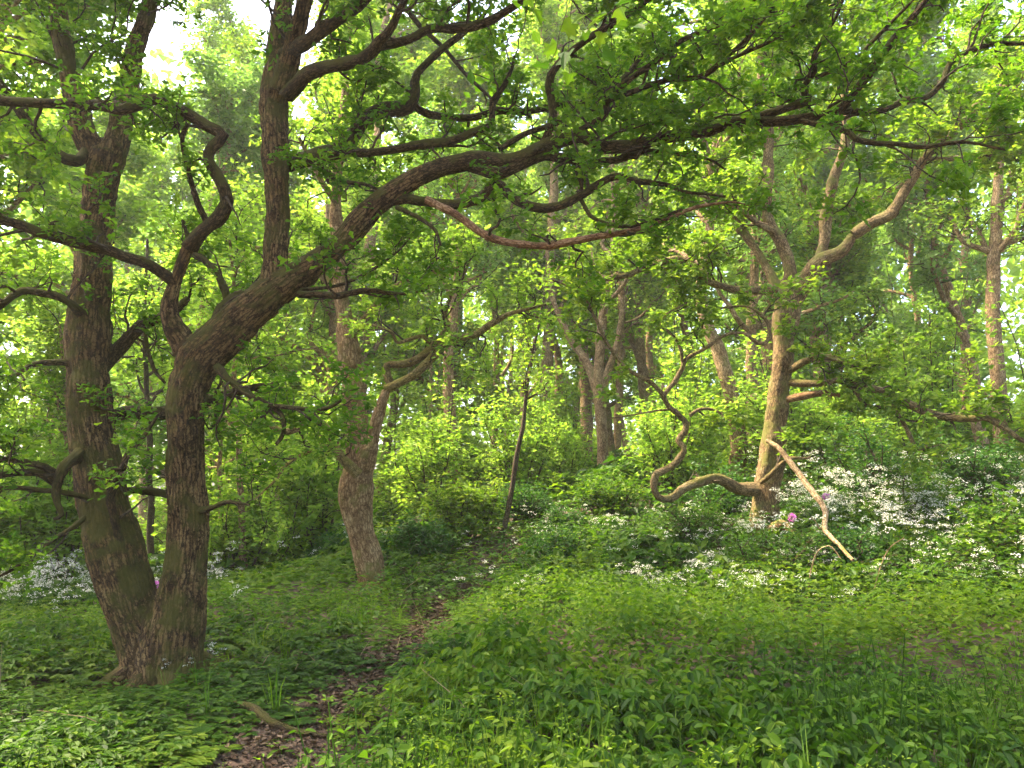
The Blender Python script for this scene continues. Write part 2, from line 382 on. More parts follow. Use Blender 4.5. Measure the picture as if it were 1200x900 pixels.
# (points, sprouts per metre)
T1_limbs = [
    ([(495, 205, 24, 6.6), (540, 190, 21), (575, 188, 19), (610, 182, 18), (650, 165, 17), (680, 157, 17), (700, 170, 15), (735, 173, 15), (780, 165, 14, 6.3), (830, 155, 13), (860, 145, 12), (900, 142, 12), (945, 138, 11, 6.0), (985, 130, 10), (1010, 100, 9), (1030, 75, 9), (1060, 30, 8, 5.6), (1085, -5, 6), (1120, -60, 4, 5.2)], 2.4),
    ([(545, 190, 18, 6.6), (565, 198, 16), (590, 205, 15, 6.5), (620, 190, 14), (640, 182, 12), (680, 187, 10), (720, 187, 9), (760, 178, 7), (810, 180, 4, 6.4), (850, 195, 2, 6.6)], 2.5),
    ([(636, 170, 10, 6.5), (648, 140, 10, 6.4), (645, 100, 10), (655, 75, 9, 6.2), (690, 45, 8), (720, 25, 8), (755, 0, 7, 5.8), (800, -40, 5, 5.5)], 4),
    ([(585, 175, 7, 6.55), (615, 157, 7, 6.6), (650, 145, 7), (685, 120, 7), (725, 95, 7, 6.8), (747, 72, 5), (765, 50, 4, 6.9), (800, 20, 3, 7)], 4),
    ([(670, 158, 8, 6.5), (705, 137, 8, 6.3), (712, 115, 8), (745, 87, 7), (775, 67, 7, 6.0), (800, 47, 6), (835, 32, 6), (870, 10, 4, 5.6), (910, -30, 3, 5.4)], 4),
    ([(985, 131, 9, 5.95), (1030, 130, 8, 6.0), (1060, 117, 8), (1082, 114, 8), (1102, 97, 7, 6.1), (1115, 72, 7), (1155, 54, 6), (1200, 51, 5, 6.2), (1260, 40, 3, 6.3)], 4),
    ([(860, 146, 9, 6.2), (890, 137, 9, 6.1), (947, 122, 9), (942, 107, 6, 6.0), (957, 85, 6), (957, 65, 5), (980, 20, 4, 5.7), (995, -30, 3, 5.5)], 5),
    ([(955, 92, 5, 5.95), (1002, 70, 5, 5.8), (1022, 50, 5), (1050, 22, 4, 5.6), (1090, -20, 2, 5.4)], 5),
    ([(930, 139, 6, 6.05), (957, 147, 7, 5.9), (992, 155, 7, 5.8), (1007, 165, 7), (1050, 170, 6), (1080, 174, 6, 5.6), (1130, 168, 4), (1180, 175, 3, 5.4)], 5),
    ([(712, 118, 7, 6.3), (775, 96, 7, 6.1), (820, 90, 7), (850, 67, 6, 5.8), (875, 45, 5), (900, 17, 4, 5.5), (915, -10, 3, 5.4)], 5),
    ([(837, 80, 5, 5.9), (875, 60, 5, 5.9), (905, 47, 4), (937, 27, 4, 5.8), (980, 5, 3, 5.7)], 5),
    ([(450, 236, 14, 6.62), (480, 232, 12, 6.6), (510, 235, 12), (540, 238, 12), (565, 230, 12), (580, 212, 11, 6.5), (592, 222, 11), (605, 232, 11), (625, 240, 11), (650, 240, 11, 6.4), (675, 230, 10), (700, 215, 9), (720, 207, 8), (745, 212, 7), (780, 215, 6, 6.2), (810, 225, 4), (850, 230, 3, 6.0)], 3),
    ([(500, 234, 10, 6.55), (530, 250, 9, 6.5), (560, 270, 9), (590, 282, 9), (640, 288, 9, 6.4), (665, 283, 9), (700, 275, 8), (750, 268, 7), (775, 258, 6, 6.2), (810, 244, 5), (850, 236, 3), (880, 240, 2, 6.0)], 2.5),
    ([(680, 232, 5, 6.4), (690, 250, 5, 6.3), (705, 260, 5), (725, 265, 5), (755, 262, 4, 6.1), (800, 246, 3, 6)], 3),
    ([(331, 66, 18, 6.75), (355, 50, 17, 6.6), (380, 30, 16), (410, 10, 14, 6.3), (445, -15, 12), (500, -60, 8, 5.9), (560, -100, 4, 5.6)], 3),
    ([(335, 112, 18, 6.75), (360, 88, 16, 6.6), (385, 78, 15), (420, 70, 15, 6.4), (440, 52, 14), (452, 38, 10), (465, 15, 9), (482, -15, 8, 6.0), (510, -70, 5, 5.8)], 3),
    ([(440, 54, 12, 6.4), (475, 50, 11, 6.35), (510, 38, 11), (545, 35, 11), (580, 22, 10, 6.1), (605, 5, 9), (640, -25, 6), (700, -70, 3, 5.8)], 4),
    ([(338, 192, 22, 6.8), (375, 182, 17, 6.9), (408, 170, 17, 7.0), (420, 145, 18), (442, 130, 19, 7.1), (478, 125, 17), (487, 102, 13), (490, 82, 9), (520, 57, 8, 7.0), (540, 44, 7), (580, 10, 4, 7)], 3),
    ([(482, 122, 10, 7.1), (505, 135, 9, 7.1), (550, 138, 9), (580, 130, 9), (620, 128, 8, 7.2), (670, 120, 7), (720, 121, 7), (765, 118, 5), (820, 128, 3, 7.3)], 4),
    ([(350, 186, 14, 6.8), (400, 178, 10, 6.7), (430, 182, 10), (470, 175, 9), (520, 165, 10, 6.7), (550, 155, 9), (575, 145, 8), (580, 120, 7), (590, 100, 6), (602, 65, 4, 6.8)], 4),
    ([(370, 184, 9, 6.85), (385, 203, 8, 6.8), (405, 214, 6), (430, 218, 4), (450, 228, 3, 6.6)], 4),
    ([(222, 289, 18, 6.5), (240, 268, 17, 6.4), (262, 247, 16, 6.35), (267, 232, 15), (258, 210, 15, 6.3), (246, 187, 14), (250, 172, 14), (262, 160, 15), (245, 148, 13), (215, 130, 13, 6.2), (185, 118, 13), (162, 125, 13), (142, 130, 13), (110, 122, 13, 6.1), (60, 120, 12), (0, 120, 11), (-60, 115, 8, 5.9), (-130, 100, 4, 5.7)], 3),
    ([(207, 332, 15, 6.6), (180, 312, 13, 6.5), (140, 296, 12, 6.4), (100, 286, 12), (60, 275, 12, 6.2), (20, 262, 11), (-30, 252, 8), (-90, 245, 5, 5.9)], 4),
    ([(243, 262, 8, 6.4), (230, 235, 7, 6.3), (222, 200, 6), (215, 165, 6), (221, 147, 5, 6.1)], 3),
    ([(104, 175, 16, 7.2), (90, 190, 14, 7.0), (65, 180, 13, 6.9), (45, 160, 12), (20, 128, 10, 6.7), (0, 98, 9), (-40, 50, 6, 6.5)], 4),
    ([(95, 368, 11, 6.9), (75, 350, 9, 6.75), (50, 343, 9), (27, 340, 9, 6.6), (0, 360, 8), (-40, 385, 5, 6.4)], 5),
    ([(88, 424, 8, 6.95), (45, 427, 7, 6.8), (20, 440, 6), (0, 448, 6, 6.7), (-50, 470, 4, 6.5)], 5),
    ([(98, 528, 17, 6.9), (86, 538, 14, 6.7), (75, 548, 12, 6.6), (67, 568, 10, 6.55), (67, 588, 8), (72, 604, 6), (62, 609, 3, 6.5)], 0),
    ([(70, 558, 11, 6.6), (52, 548, 9, 6.5), (25, 542, 8), (0, 540, 8, 6.3), (-60, 548, 5, 6.1)], 3),
    ([(66, 566, 11, 6.58), (48, 555, 9, 6.5), (25, 555, 8), (0, 560, 8, 6.2), (-60, 562, 4, 6)], 3),
    ([(108, 588, 8, 6.8), (90, 581, 7, 6.65), (62, 575, 6), (30, 571, 6), (0, 573, 5, 6.3), (-50, 580, 3, 6.1)], 3),
    ([(108, 600, 8, 6.8), (85, 618, 6, 6.7), (50, 640, 4), (20, 665, 4), (0, 676, 3, 6.4)], 4),
    ([(120, 432, 16, 7.1), (135, 412, 16, 7.2), (152, 394, 16), (166, 380, 14), (182, 374, 12, 7.2), (202, 368, 10, 7.1), (222, 350, 7, 7.1)], 3),
    ([(125, 495, 16, 7.05), (145, 485, 16, 7.2), (170, 483, 17), (200, 480, 15, 7.2), (245, 470, 13, 7.2), (270, 462, 11), (300, 452, 7, 7.1), (330, 455, 4, 7.0)], 3),
    ([(140, 575, 9, 7.0), (165, 575, 9, 7.1), (195, 580, 10, 7.0), (215, 582, 10, 6.9)], 1),
    ([(172, 376, 6, 7.2), (172, 400, 5, 7.1), (180, 432, 5), (192, 450, 3, 7.0)], 3),
    ([(142, 640, 10, 6.75), (133, 600, 10, 6.62), (130, 576, 11, 6.55), (140, 560, 9), (150, 533, 8, 6.5), (165, 517, 6), (178, 500, 4), (190, 482, 3, 6.5)], 2),
    ([(255, 430, 12, 6.6), (268, 445, 8, 6.5), (290, 460, 7), (313, 475, 7), (328, 487, 6), (331, 508, 5), (323, 520, 4, 6.3)], 4),
    ([(262, 440, 8, 6.55), (300, 468, 6, 6.4), (350, 477, 6), (380, 477, 5), (400, 468, 3, 6.2)], 4),
    ([(236, 598, 9, 6.65), (252, 594, 6, 6.5), (266, 589, 5), (292, 592, 3, 6.4)], 1),
    ([(350, 345, 9, 6.6), (395, 345, 8, 6.5), (430, 340, 7), (470, 344, 4), (500, 340, 3, 6.3)], 3),
    ([(352, 340, 5, 6.65), (390, 335, 4, 6.6), (430, 320, 4), (460, 300, 3), (482, 278, 2, 6.6)], 3),
    ([(465, 243, 6, 6.6), (490, 255, 5, 6.5), (508, 268, 4), (515, 286, 3, 6.4)], 3),
    ([(246, 400, 16, 6.85), (262, 362, 13, 7.0), (280, 345, 11, 7.1), (300, 335, 9), (330, 318, 6, 7.4), (360, 300, 4, 7.6)], 3),
    ([(268, 362, 10, 7.1), (258, 325, 9, 7.2), (242, 305, 8), (228, 292, 6), (215, 260, 4, 7.4)], 3),
]
T2_trunk = [
    [(442, 705, 44, 11.0), (436, 675, 38), (428, 645, 38), (419, 610, 41), (416, 585, 43), (418, 562, 40), (424, 540, 38), (420, 512, 36), (415, 480, 32), (412, 445, 30), (407, 400, 26, 11.2), (400, 350, 22), (396, 290, 18, 11.4), (394, 230, 15), (400, 150, 12, 11.6), (408, 60, 8), (415, -40, 4, 12)],
    [(426, 548, 26, 11.0), (436, 515, 18, 10.95), (443, 488, 15), (449, 468, 14, 10.9), (456, 450, 11, 10.9)],
]
T2_limbs = [
    ([(453, 456, 11, 10.9), (468, 449, 10, 10.8), (488, 438, 10), (510, 415, 10), (530, 398, 9, 10.7), (560, 390, 9), (585, 375, 7), (602, 367, 5), (640, 358, 3, 10.5)], 4),
    ([(456, 450, 10, 10.9), (454, 428, 9, 10.9), (472, 426, 10), (492, 420, 10, 10.8), (510, 405, 10), (521, 394, 9), (527, 380, 7), (520, 370, 6), (528, 345, 4, 10.8), (542, 330, 4), (552, 300, 4), (554, 280, 3, 10.8)], 5),
    ([(505, 403, 6, 10.8), (495, 394, 5, 10.7), (480, 397, 5), (465, 400, 4), (458, 388, 4), (435, 381, 3, 10.5)], 5),
    ([(420, 556, 14, 10.9), (402, 537, 11, 10.8), (391, 515, 10), (382, 500, 9, 10.6), (370, 490, 8), (358, 486, 8), (355, 500, 8, 10.4), (335, 507, 8), (315, 498, 6), (285, 490, 4, 10.1)], 4),
    ([(385, 502, 5, 10.7), (380, 523, 4, 10.6), (360, 530, 4), (335, 545, 4), (324, 562, 3), (298, 586, 2, 10.4)], 4),
    ([(407, 400, 12, 11.2), (430, 370, 9, 11.0), (460, 340, 7), (500, 320, 5, 10.7), (540, 310, 3)], 6),
    ([(400, 350, 11, 11.3), (375, 320, 9, 11.5), (340, 300, 7), (300, 290, 4, 11.9)], 6),
    ([(396, 280, 9, 11.4), (430, 240, 7, 11.4), (470, 210, 5), (510, 190, 3, 11.3)], 7),
    ([(395, 240, 8, 11.4), (370, 200, 6, 11.2), (350, 160, 4, 11)], 7),
]
T3_trunk = [
    [(893, 650, 56, 11.5), (894, 628, 44), (896, 600, 37), (899, 565, 36), (906, 522, 31), (911, 480, 28), (915, 440, 26), (918, 405, 27), (921, 372, 33), (926, 348, 34, 11.5)],
    [(922, 362, 24, 11.5), (945, 326, 21, 11.4), (960, 306, 18), (985, 295, 16), (1000, 275, 14, 11.2)],
    [(920, 360, 24, 11.5), (926, 318, 18, 11.55), (916, 287, 17), (901, 262, 14, 11.7), (898, 230, 12)],
    [(918, 356, 20, 11.5), (902, 320, 13, 11.7), (888, 295, 13), (870, 270, 12, 11.9)],
    [(930, 352, 22, 11.5), (952, 320, 15, 11.8), (965, 285, 14, 12.0), (969, 250, 15), (976, 210, 14, 12.0)],
]
T3_limbs = [
    ([(1000, 275, 14, 11.2), (1020, 262, 13), (1045, 250, 13, 11.0), (1060, 230, 11), (1075, 200, 11), (1086, 182, 10), (1110, 160, 9, 10.7), (1135, 140, 9), (1150, 120, 9), (1175, 105, 8), (1200, 90, 8, 10.4), (1250, 60, 5), (1300, 40, 3, 10)], 4),
    ([(1086, 186, 6, 10.8), (1130, 187, 5, 10.7), (1160, 183, 5), (1200, 180, 4), (1240, 185, 2, 10.4)], 6),
    ([(898, 232, 12, 11.7), (900, 190, 12), (898, 150, 11), (895, 100, 9), (893, 50, 7, 11.8), (900, -20, 4)], 5),
    ([(906, 272, 8, 11.6), (886, 262, 6, 11.5), (866, 246, 5), (840, 235, 4), (800, 225, 3, 11.2)], 6),
    ([(870, 270, 12, 11.9), (850, 247, 11), (836, 210, 9), (822, 165, 7, 12.2), (810, 110, 4)], 6),
    ([(976, 212, 12, 12.0), (988, 170, 10), (991, 130, 9), (986, 80, 7, 12.2), (990, 10, 4)], 6),
    ([(908, 340, 11, 11.5), (870, 340, 9, 11.2), (845, 332, 8, 11.0), (820, 325, 8), (806, 312, 8), (794, 304, 8, 10.8), (765, 312, 8), (735, 322, 7), (700, 328, 6), (682, 332, 5, 10.5), (677, 318, 4), (673, 307, 4), (660, 306, 3), (650, 318, 2, 10.4)], 4),
    ([(925, 434, 10, 11.4), (945, 422, 8, 11.2), (965, 417, 8), (985, 424, 8, 11.0), (1003, 438, 6), (1020, 445, 3, 10.8)], 6),
    ([(925, 448, 9, 11.4), (965, 450, 8, 11.1), (988, 448, 7, 11), (1035, 460, 9, 10.9), (1055, 470, 10, 10.7), (1075, 480, 10), (1100, 488, 9), (1125, 490, 9, 10.2), (1147, 487, 8), (1165, 495, 8), (1185, 510, 6), (1205, 522, 5, 9.9), (1250, 540, 3)], 1.6),
    ([(990, 448, 6, 11.0), (1003, 460, 5, 10.9), (1012, 473, 5), (1032, 475, 3, 10.8)], 2),
    ([(1118, 490, 6, 10.6), (1132, 478, 6, 10.6), (1133, 456, 5), (1150, 460, 4), (1168, 478, 4), (1185, 505, 2, 10.1)], 2),
    ([(1042, 470, 5, 10.9), (1062, 500, 5, 10.8), (1073, 525, 5), (1090, 522, 4), (1125, 522, 2, 10.4)], 2),
    ([(885, 574, 19, 11.4), (855, 568, 15, 11.2), (830, 566, 14), (805, 572, 13, 11.0), (786, 583, 11), (771, 580, 10, 10.9), (767, 563, 10), (771, 551, 10), (785, 545, 10, 10.8), (795, 535, 10), (797, 525, 9), (793, 517, 9), (803, 505, 8), (808, 491, 8, 10.8), (800, 485, 8), (786, 475, 7), (778, 461, 7, 10.7)], 0),
    ([(778, 463, 6, 10.7), (760, 446, 5), (740, 435, 5, 10.6), (722, 418, 4), (710, 400, 4), (698, 375, 4), (687, 355, 3, 10.5), (670, 340, 3), (648, 330, 2, 10.4)], 1),
    ([(778, 463, 6, 10.7), (790, 448, 6), (800, 430, 6, 10.7), (806, 419, 5), (830, 405, 5), (845, 395, 4, 10.7), (870, 392, 3), (884, 402, 5), (896, 402, 5), (901, 390, 5), (898, 377, 5), (890, 369, 4), (878, 360, 3), (858, 358, 3), (838, 365, 3), (825, 381, 3), (826, 395, 2, 10.8)], .7),
    ([(892, 372, 4, 10.75), (900, 362, 4), (908, 352, 3, 10.8)], 2),
    ([(801, 430, 4, 10.7), (797, 410, 4), (792, 395, 3), (773, 378, 3), (785, 365, 3), (808, 353, 2, 10.6)], 3),
    ([(808, 487, 5, 10.8), (822, 479, 4), (840, 482, 3), (852, 490, 2, 10.8)], 2),
    ([(790, 479, 3, 10.8), (750, 484, 2), (715, 490, 2, 10.6)], 1),
    ([(892, 565, 6, 11.25), (905, 556, 6, 11.05), (922, 543, 5), (950, 539, 3, 10.9)], 1),
]
T3_stub = [(922, 468, 10, 11.4), (950, 463, 8, 11.2), (975, 463, 7), (988, 467, 3, 11.1)]
LEAN = [(899, 516, 5, 11.1), (912, 525, 6), (926, 545, 7), (941, 563, 7, 10.7), (956, 583, 7), (966, 598, 7, 10.2), (968, 620, 6, 9.4), (980, 636, 5, 8.9), (1002, 657, 4, 8.5)]

# background trees with a trunk the photo shows: (name, label, category, trunk trace, height m, leafmat, barkmat, crown spread)
BG = [
    ("leaning_tree", "leaning grey brown tree whose bowed trunk rises left of the bank oak", [(860, 548, 22, 16), (866, 520, 20), (860, 480, 18), (850, 440, 17), (840, 405, 16), (828, 380, 15), (822, 330, 13), (832, 260, 10), (838, 180, 8), (835, 80, 5)], 'leaf_oak2', 'pink'),
    ("woodland_tree", "short thick straight trunk between bowed tree and bank oak", [(880, 560, 17, 18), (881, 520, 16), (882, 470, 15), (880, 400, 13), (884, 300, 10), (880, 200, 7)], 'leaf_blue', 'pink'),
    ("forked_tree", "pale tree on the plateau forking low into three upright stems, right of centre", [(707, 572, 14, 22), (706, 520, 13), (701, 455, 13), (703, 400, 11), (712, 330, 9), (720, 260, 7), (715, 160, 5)], 'leaf_bright', 'pink'),
    ("slim_tree", "slim pinkish tree just right of the three stemmed tree on the plateau", [(740, 570, 9, 24), (733, 520, 8), (725, 470, 7), (728, 380, 6), (722, 250, 4)], 'leaf_bright', 'pink'),
    ("woodland_tree", "brown trunk at the left end of the bank crest, left of the leaning sapling", [(536, 600, 16, 19), (532, 560, 15), (528, 500, 14), (525, 420, 12), (535, 330, 9), (530, 200, 6)], 'leaf_blue', 'syc'),
    ("sapling", "dark thin sapling leaning right on the middle of the bank crest", [(586, 625, 6.5, 13.2), (597, 585, 6), (604, 540, 6), (613, 500, 5), (619, 440, 4), (633, 380, 3), (640, 340, 2)], 'leaf_oak2', 'twig'),
    ("tall_tree", "tall tree at the right edge with bare reddish trunk in front of the sky gap", [(1178, 560, 18, 18), (1172, 480, 17), (1166, 400, 16), (1163, 340, 15), (1168, 260, 12), (1172, 160, 9), (1180, 40, 5)], 'leaf_oak2', 'pink'),
    ("woodland_tree", "pale trunk showing through leaves right of the bank oak, below its stripped stub", [(966, 575, 10, 20), (964, 520, 10), (960, 470, 9), (962, 380, 8), (955, 250, 5)], 'leaf_oak2', 'pink'),
    ("woodland_tree", "distant grey trunk left of the bowed tree, above the curly limb", [(818, 545, 11, 26), (815, 500, 10), (810, 420, 9), (790, 330, 7), (780, 200, 5)], 'leaf_bright', 'pink'),
    ("slim_tree", "light brown slim stem right of the two stemmed oak, tallest of the thin stems there", [(288, 715, 10, 14), (286, 670, 9), (283, 610, 8), (280, 540, 7), (276, 460, 6), (278, 380, 5), (270, 280, 3)], 'leaf_bright', 'pink'),
    ("slim_tree", "darker thin stem second to the right of the two stemmed oak", [(302, 705, 7, 17), (304, 640, 7), (305, 570, 6), (308, 480, 5), (300, 380, 3)], 'leaf_bright', 'twig'),
    ("slim_tree", "thin pale stem close beside the right stem of the two stemmed oak", [(262, 690, 6, 15), (260, 620, 6), (257, 550, 5), (262, 460, 4), (258, 360, 3)], 'leaf_bright', 'dead'),
    ("slim_tree", "small reddish stem among white flowers left of the two stemmed oak", [(73, 705, 7, 13), (75, 650, 6), (74, 590, 5), (78, 500, 5), (70, 380, 3)], 'leaf_oak2', 'pink'),
    ("slim_tree", "short white birch stem glowing in the gap left of the bank crest", [(503, 610, 6, 24), (502, 570, 6), (503, 520, 5), (506, 420, 4), (500, 320, 3)], 'leaf_blue', 'dead'),
    ("slim_tree", "straight grey trunk seen between the two stems of the nearest oak", [(176, 700, 8, 18), (177, 620, 8), (175, 520, 7), (170, 400, 5), (172, 280, 3)], 'leaf_bright', 'twig'),
    ("woodland_tree", "broad brown trunk behind the fork in the middle tree, half hidden by leaves", [(392, 640, 14, 22), (394, 560, 14), (388, 470, 13), (392, 360, 10), (385, 240, 7)], 'leaf_bright', 'syc'),
    ("woodland_tree", "faint trunk behind the leaning sapling on the bank crest", [(650, 565, 10, 27), (652, 500, 10), (655, 430, 9), (640, 340, 7), (650, 200, 5)], 'leaf_bright', 'pink'),
    ("woodland_tree", "pale double curved trunk far behind the curly limb, right of the slim tree", [(768, 560, 10, 29), (765, 500, 10), (756, 440, 9), (735, 370, 8), (740, 260, 6)], 'leaf_bright', 'pink'),
]
TREE_BASES = [P(185, 812, 6.8)[0], P(440, 692, 11.0)[0], P(894, 636, 11.5)[0]] + [P(b[2][0][0], b[2][0][1], b[2][0][3])[0] for b in BG]

# ------------------------------------------------------------------ ground height
CTRL = [(0, 0, 0), (-8, 0, 0), (8, 0, .3), (0, -10, 0), (-15, -15, 0), (15, -15, .4), (0, 3, 0), (3.5, 4, 0.02), (-3.5, 4, -.02), (-8, 7, -.05), (-12, 12, -.3), (-16, 20, -1.2), (-20, 35, -2), (-40, 20, -1.5),
        (0, 45, 2.0), (20, 40, 3.4), (35, 15, 2.6), (-25, 60, -2), (25, 70, 4), (15, 25, 2.8), (60, 40, 4), (-60, 60, -2.5), (0, 100, 2), (10, 8, .9), (8.5, 10, 1.25), (-9, 16, -.6)]
for c in [(300, 885, 4.6), (1100, 895, 4.5), (600, 800, 6.3), (1000, 765, 7.0), (500, 752, 8), (590, 690, 11.3), (700, 650, 12.3), (1100, 655, 10.8), (1150, 592, 13.5), (640, 600, 15), (800, 640, 11.5),
          (850, 590, 15), (380, 670, 16), (1190, 735, 7), (760, 700, 9.6), (950, 720, 8.6), (450, 640, 14), (200, 680, 28), (530, 715, 9.5), (700, 760, 7.6), (400, 760, 7.6), (60, 730, 10.5)]:
    q = P(*c)[0]; CTRL.append(tuple(q))
CTRL = np.array(CTRL + [tuple(b) for b in TREE_BASES])
def H(x, y):
    x = np.atleast_1d(np.asarray(x, float)); y = np.atleast_1d(np.asarray(y, float))
    num = np.zeros(x.shape); den = np.zeros(x.shape)
    for cx, cy, cz in CTRL:
        s = .8 + .0018 * (cx * cx + cy * cy)
        wt = 1.0 / ((x - cx) ** 2 + (y - cy) ** 2 + s) ** 1.8
        num += wt * cz; den += wt
    return num / den + (n2(x, y, .9, 1) - .5) * .30 + (n2(x, y, 2.2, 2) - .5) * .14
def h1(x, y): return float(H(x, y)[0])

g = Geo()
ax = np.sinh(np.linspace(-1, 1, 201) * 3.8) / np.sinh(3.8) * 170
ay = np.sinh(np.linspace(-.66, 1, 201) * 3.6) / np.sinh(3.6) * 170 + 6
X, Yg = np.meshgrid(ax, ay); Z = H(X.ravel(), Yg.ravel())
V = np.stack([X.ravel(), Yg.ravel(), Z], -1); nx = len(ax)
i = (np.arange(len(ay) - 1)[:, None] * nx + np.arange(nx - 1)[None]).ravel()
g.add(V, [np.stack([i, i + 1, i + nx + 1, i + nx], -1)], np.zeros(len(V)))
setting("ground", g, M['soil'], "tint", 'structure')

# footpath: draped strip of trodden soil
PATHC = [(250, 960, 3.9), (300, 890, 4.6), (350, 850, 5.2), (400, 822, 5.8), (445, 795, 6.5), (487, 765, 7.4), (505, 738, 8.4), (522, 712, 9.6), (560, 693, 10.8), (592, 683, 12.0), (612, 668, 13.3)]
pc = np.array([P(*c)[0][:2] for c in PATHC]); pw = np.array([.45, .4, .32, .15, .18, .2, .26, .18, .2, .2, .15])
pcs = spline(np.column_stack([pc, np.zeros(len(pc)), pw]), .12)
PT, PW = pcs[:, :2], pcs[:, 3]
tan = norm(np.gradient(PT, axis=0)); side = np.stack([tan[:, 1], -tan[:, 0]], -1)
g = Geo(); nc = 13; vs = []
for c in range(nc):
    f = (c / (nc - 1) - .5) * 2
    wd = PW * (1 + .5 * (n2(PT[:, 0] + c // 7 * 50, PT[:, 1], 2.5, 9) - .5))
    q = PT + side * (f * wd)[:, None]; vs.append(np.column_stack([q, H(q[:, 0], q[:, 1]) + .012 - .02 * (abs(f) > .9)]))
V = np.stack(vs, 1).reshape(-1, 3)
i = (np.arange(len(PT) - 1)[:, None] * nc + np.arange(nc - 1)[None]).ravel()
g.add(V, [np.stack([i, i + 1, i + nc + 1, i + nc], -1)], np.zeros(len(V)))
setting("footpath", g, M['pathsoil'], "tint", 'structure')
def path_dist(x, y):
    d = np.full(len(x), 9.0)
    for (a, b), wd in zip(PT[::2], PW[::2]):
        d = np.minimum(d, np.hypot(x - a, y - b) - wd)
    return d

# ------------------------------------------------------------------ trunks fused with a voxel remesh
def fused_trunk(paths, voxel, root, mat, amp=.014, lumps=.03, name="trunk", slim=1.0):
    g = Geo(); sk = []
    for j, C in enumerate(paths):
        D = gnarl(spline(C, .08), .012, j + 3); D[:, 3] *= slim
        tubes(g, D[None, :, :3], D[None, :, 3], 20, .10, caps=True); sk.append(D)
    me = g.mesh("tmp", mat, "bark"); o = obj("tmp", me)
    md = o.modifiers.new("r", 'REMESH'); md.mode = 'VOXEL'; md.voxel_size = voxel
    sm = o.modifiers.new("s", 'SMOOTH'); sm.factor = .5; sm.iterations = 5
    bpy.context.view_layer.update()
    ev = o.evaluated_get(bpy.context.evaluated_depsgraph_get()); m2 = bpy.data.meshes.new_from_object(ev)
    n = len(m2.vertices); V = np.empty(n * 3, np.float32); m2.vertices.foreach_get("co", V); V = V.reshape(-1, 3).astype(float)
    Nn = np.empty(n * 3, np.float32); m2.vertices.foreach_get("normal", Nn); Nn = Nn.reshape(-1, 3).astype(float)
    npoly = len(m2.polygons); lv = np.empty(len(m2.loops), np.int32); m2.loops.foreach_get("vertex_index", lv)
    lt = np.empty(npoly, np.int32); m2.polygons.foreach_get("loop_total", lt); ls = np.empty(npoly, np.int32); m2.polygons.foreach_get("loop_start", ls)
    bpy.data.objects.remove(o); bpy.data.meshes.remove(m2)
    SP, SU, SW, SS = [], [], [], []
    for j, D in enumerate(sk):
        T, U, W = frames(D[None, :, :3]); s = np.concatenate([[0], np.cumsum(np.linalg.norm(np.diff(D[:, :3], axis=0), axis=1))])
        SP.append(np.column_stack([D[:, :3], D[:, 3]])); SU.append(U[0]); SW.append(W[0]); SS.append(s + j * 13)
    SP, SU, SW, SS = map(np.concatenate, (SP, SU, SW, SS))
    idx = np.empty(n, int)
    for a in range(0, n, 20000):
        d = np.linalg.norm(V[a:a + 20000, None] - SP[None, :, :3], axis=-1) - SP[None, :, 3]; idx[a:a + 20000] = d.argmin(1)
    rel = V - SP[idx, :3]
    B = np.stack([(rel * SU[idx]).sum(-1), (rel * SW[idx]).sum(-1), SS[idx] + (rel * np.cross(SU, SW)[idx]).sum(-1)], -1)
    q = B * np.array([26, 26, 6.0]); q = q + 1.2 * (vnoise(B * np.array([14, 14, 9.0]), 8)[:, None] - .5)
    ridge = 1 - np.abs(2 * vnoise(q, 4) - 1); ridge2 = 1 - np.abs(2 * vnoise(q * 1.9, 14) - 1)
    rad = np.clip(SP[idx, 3] / .15, .2, 1)
    disp = -amp * rad * (np.clip(ridge - .45, 0, 1) * 2.0 + .6 * np.clip(ridge2 - .5, 0, 1)) + lumps * rad * (vnoise(B * np.array([5, 5, 3.2]), 21) - .45)
    V = V + Nn * disp[:, None]
    g2 = Geo(); fq = []
    for k_ in (3, 4):
        sel = ls[lt == k_]
        if len(sel): fq.append(lv[sel[:, None] + np.arange(k_)[None]])
    g2.add(V, fq, B)
    part(name, g2, mat, root, "bark")
    return sk

def stubs(sks, gt, dens=1.6):
    """short bare stubs and dead twigs along the limbs"""
    for D in sks:
        Q, L = resample(D, 14); per = max(1, int(L * dens))
        P2, R2 = sprout(Q[None, :, :3], Q[None, :, 3], per, .08, .95, .06, .42, 5, ang=(40, 85), wig=.5, up=.02, rs=.42, rmax=.014, flat=1)
        tubes(gt, P2, np.maximum(R2, .0025), 5, .25)
def dress(sks, dens, lens, leafsize, shape, nl, gt, gl, k2=7, per3=4, anchors=(.35, .6, .8, 1.0), up=.1, seg=14, tmin=.12, wig=.42, l3=(.22, .5)):
    """twigs and leaf whorls on a list of limb paths; dens = sprouts per metre for each"""
    for D, dn in zip(sks, dens):
        if dn <= 0: continue
        Q, L = resample(D, seg)
        per = max(1, int(L * dn + .5))
        P2, R2 = sprout(Q[None, :, :3], Q[None, :, 3], per, tmin, 1, lens[0], lens[1], k2, wig=wig, up=up, rs=.5, rmax=.016, flat=.45)
        # the limb's own end carries on as a twig
        P3, R3 = sprout(P2, R2, per3, .15, 1, l3[0], l3[1], 5, wig=.5, up=up, rs=.6, rmax=.006, flat=.45)
        tubes(gt, P2, np.maximum(R2, .0032), 4, 0); tubes(gt, P3, np.maximum(R3, .0022), 3, 0)
        A, T = along(P3, anchors); rosettes(gl, A, T, nl, leafsize, shape)
        A, T = along(P2, (.6, 1.0)); rosettes(gl, A, T, nl, leafsize, shape)

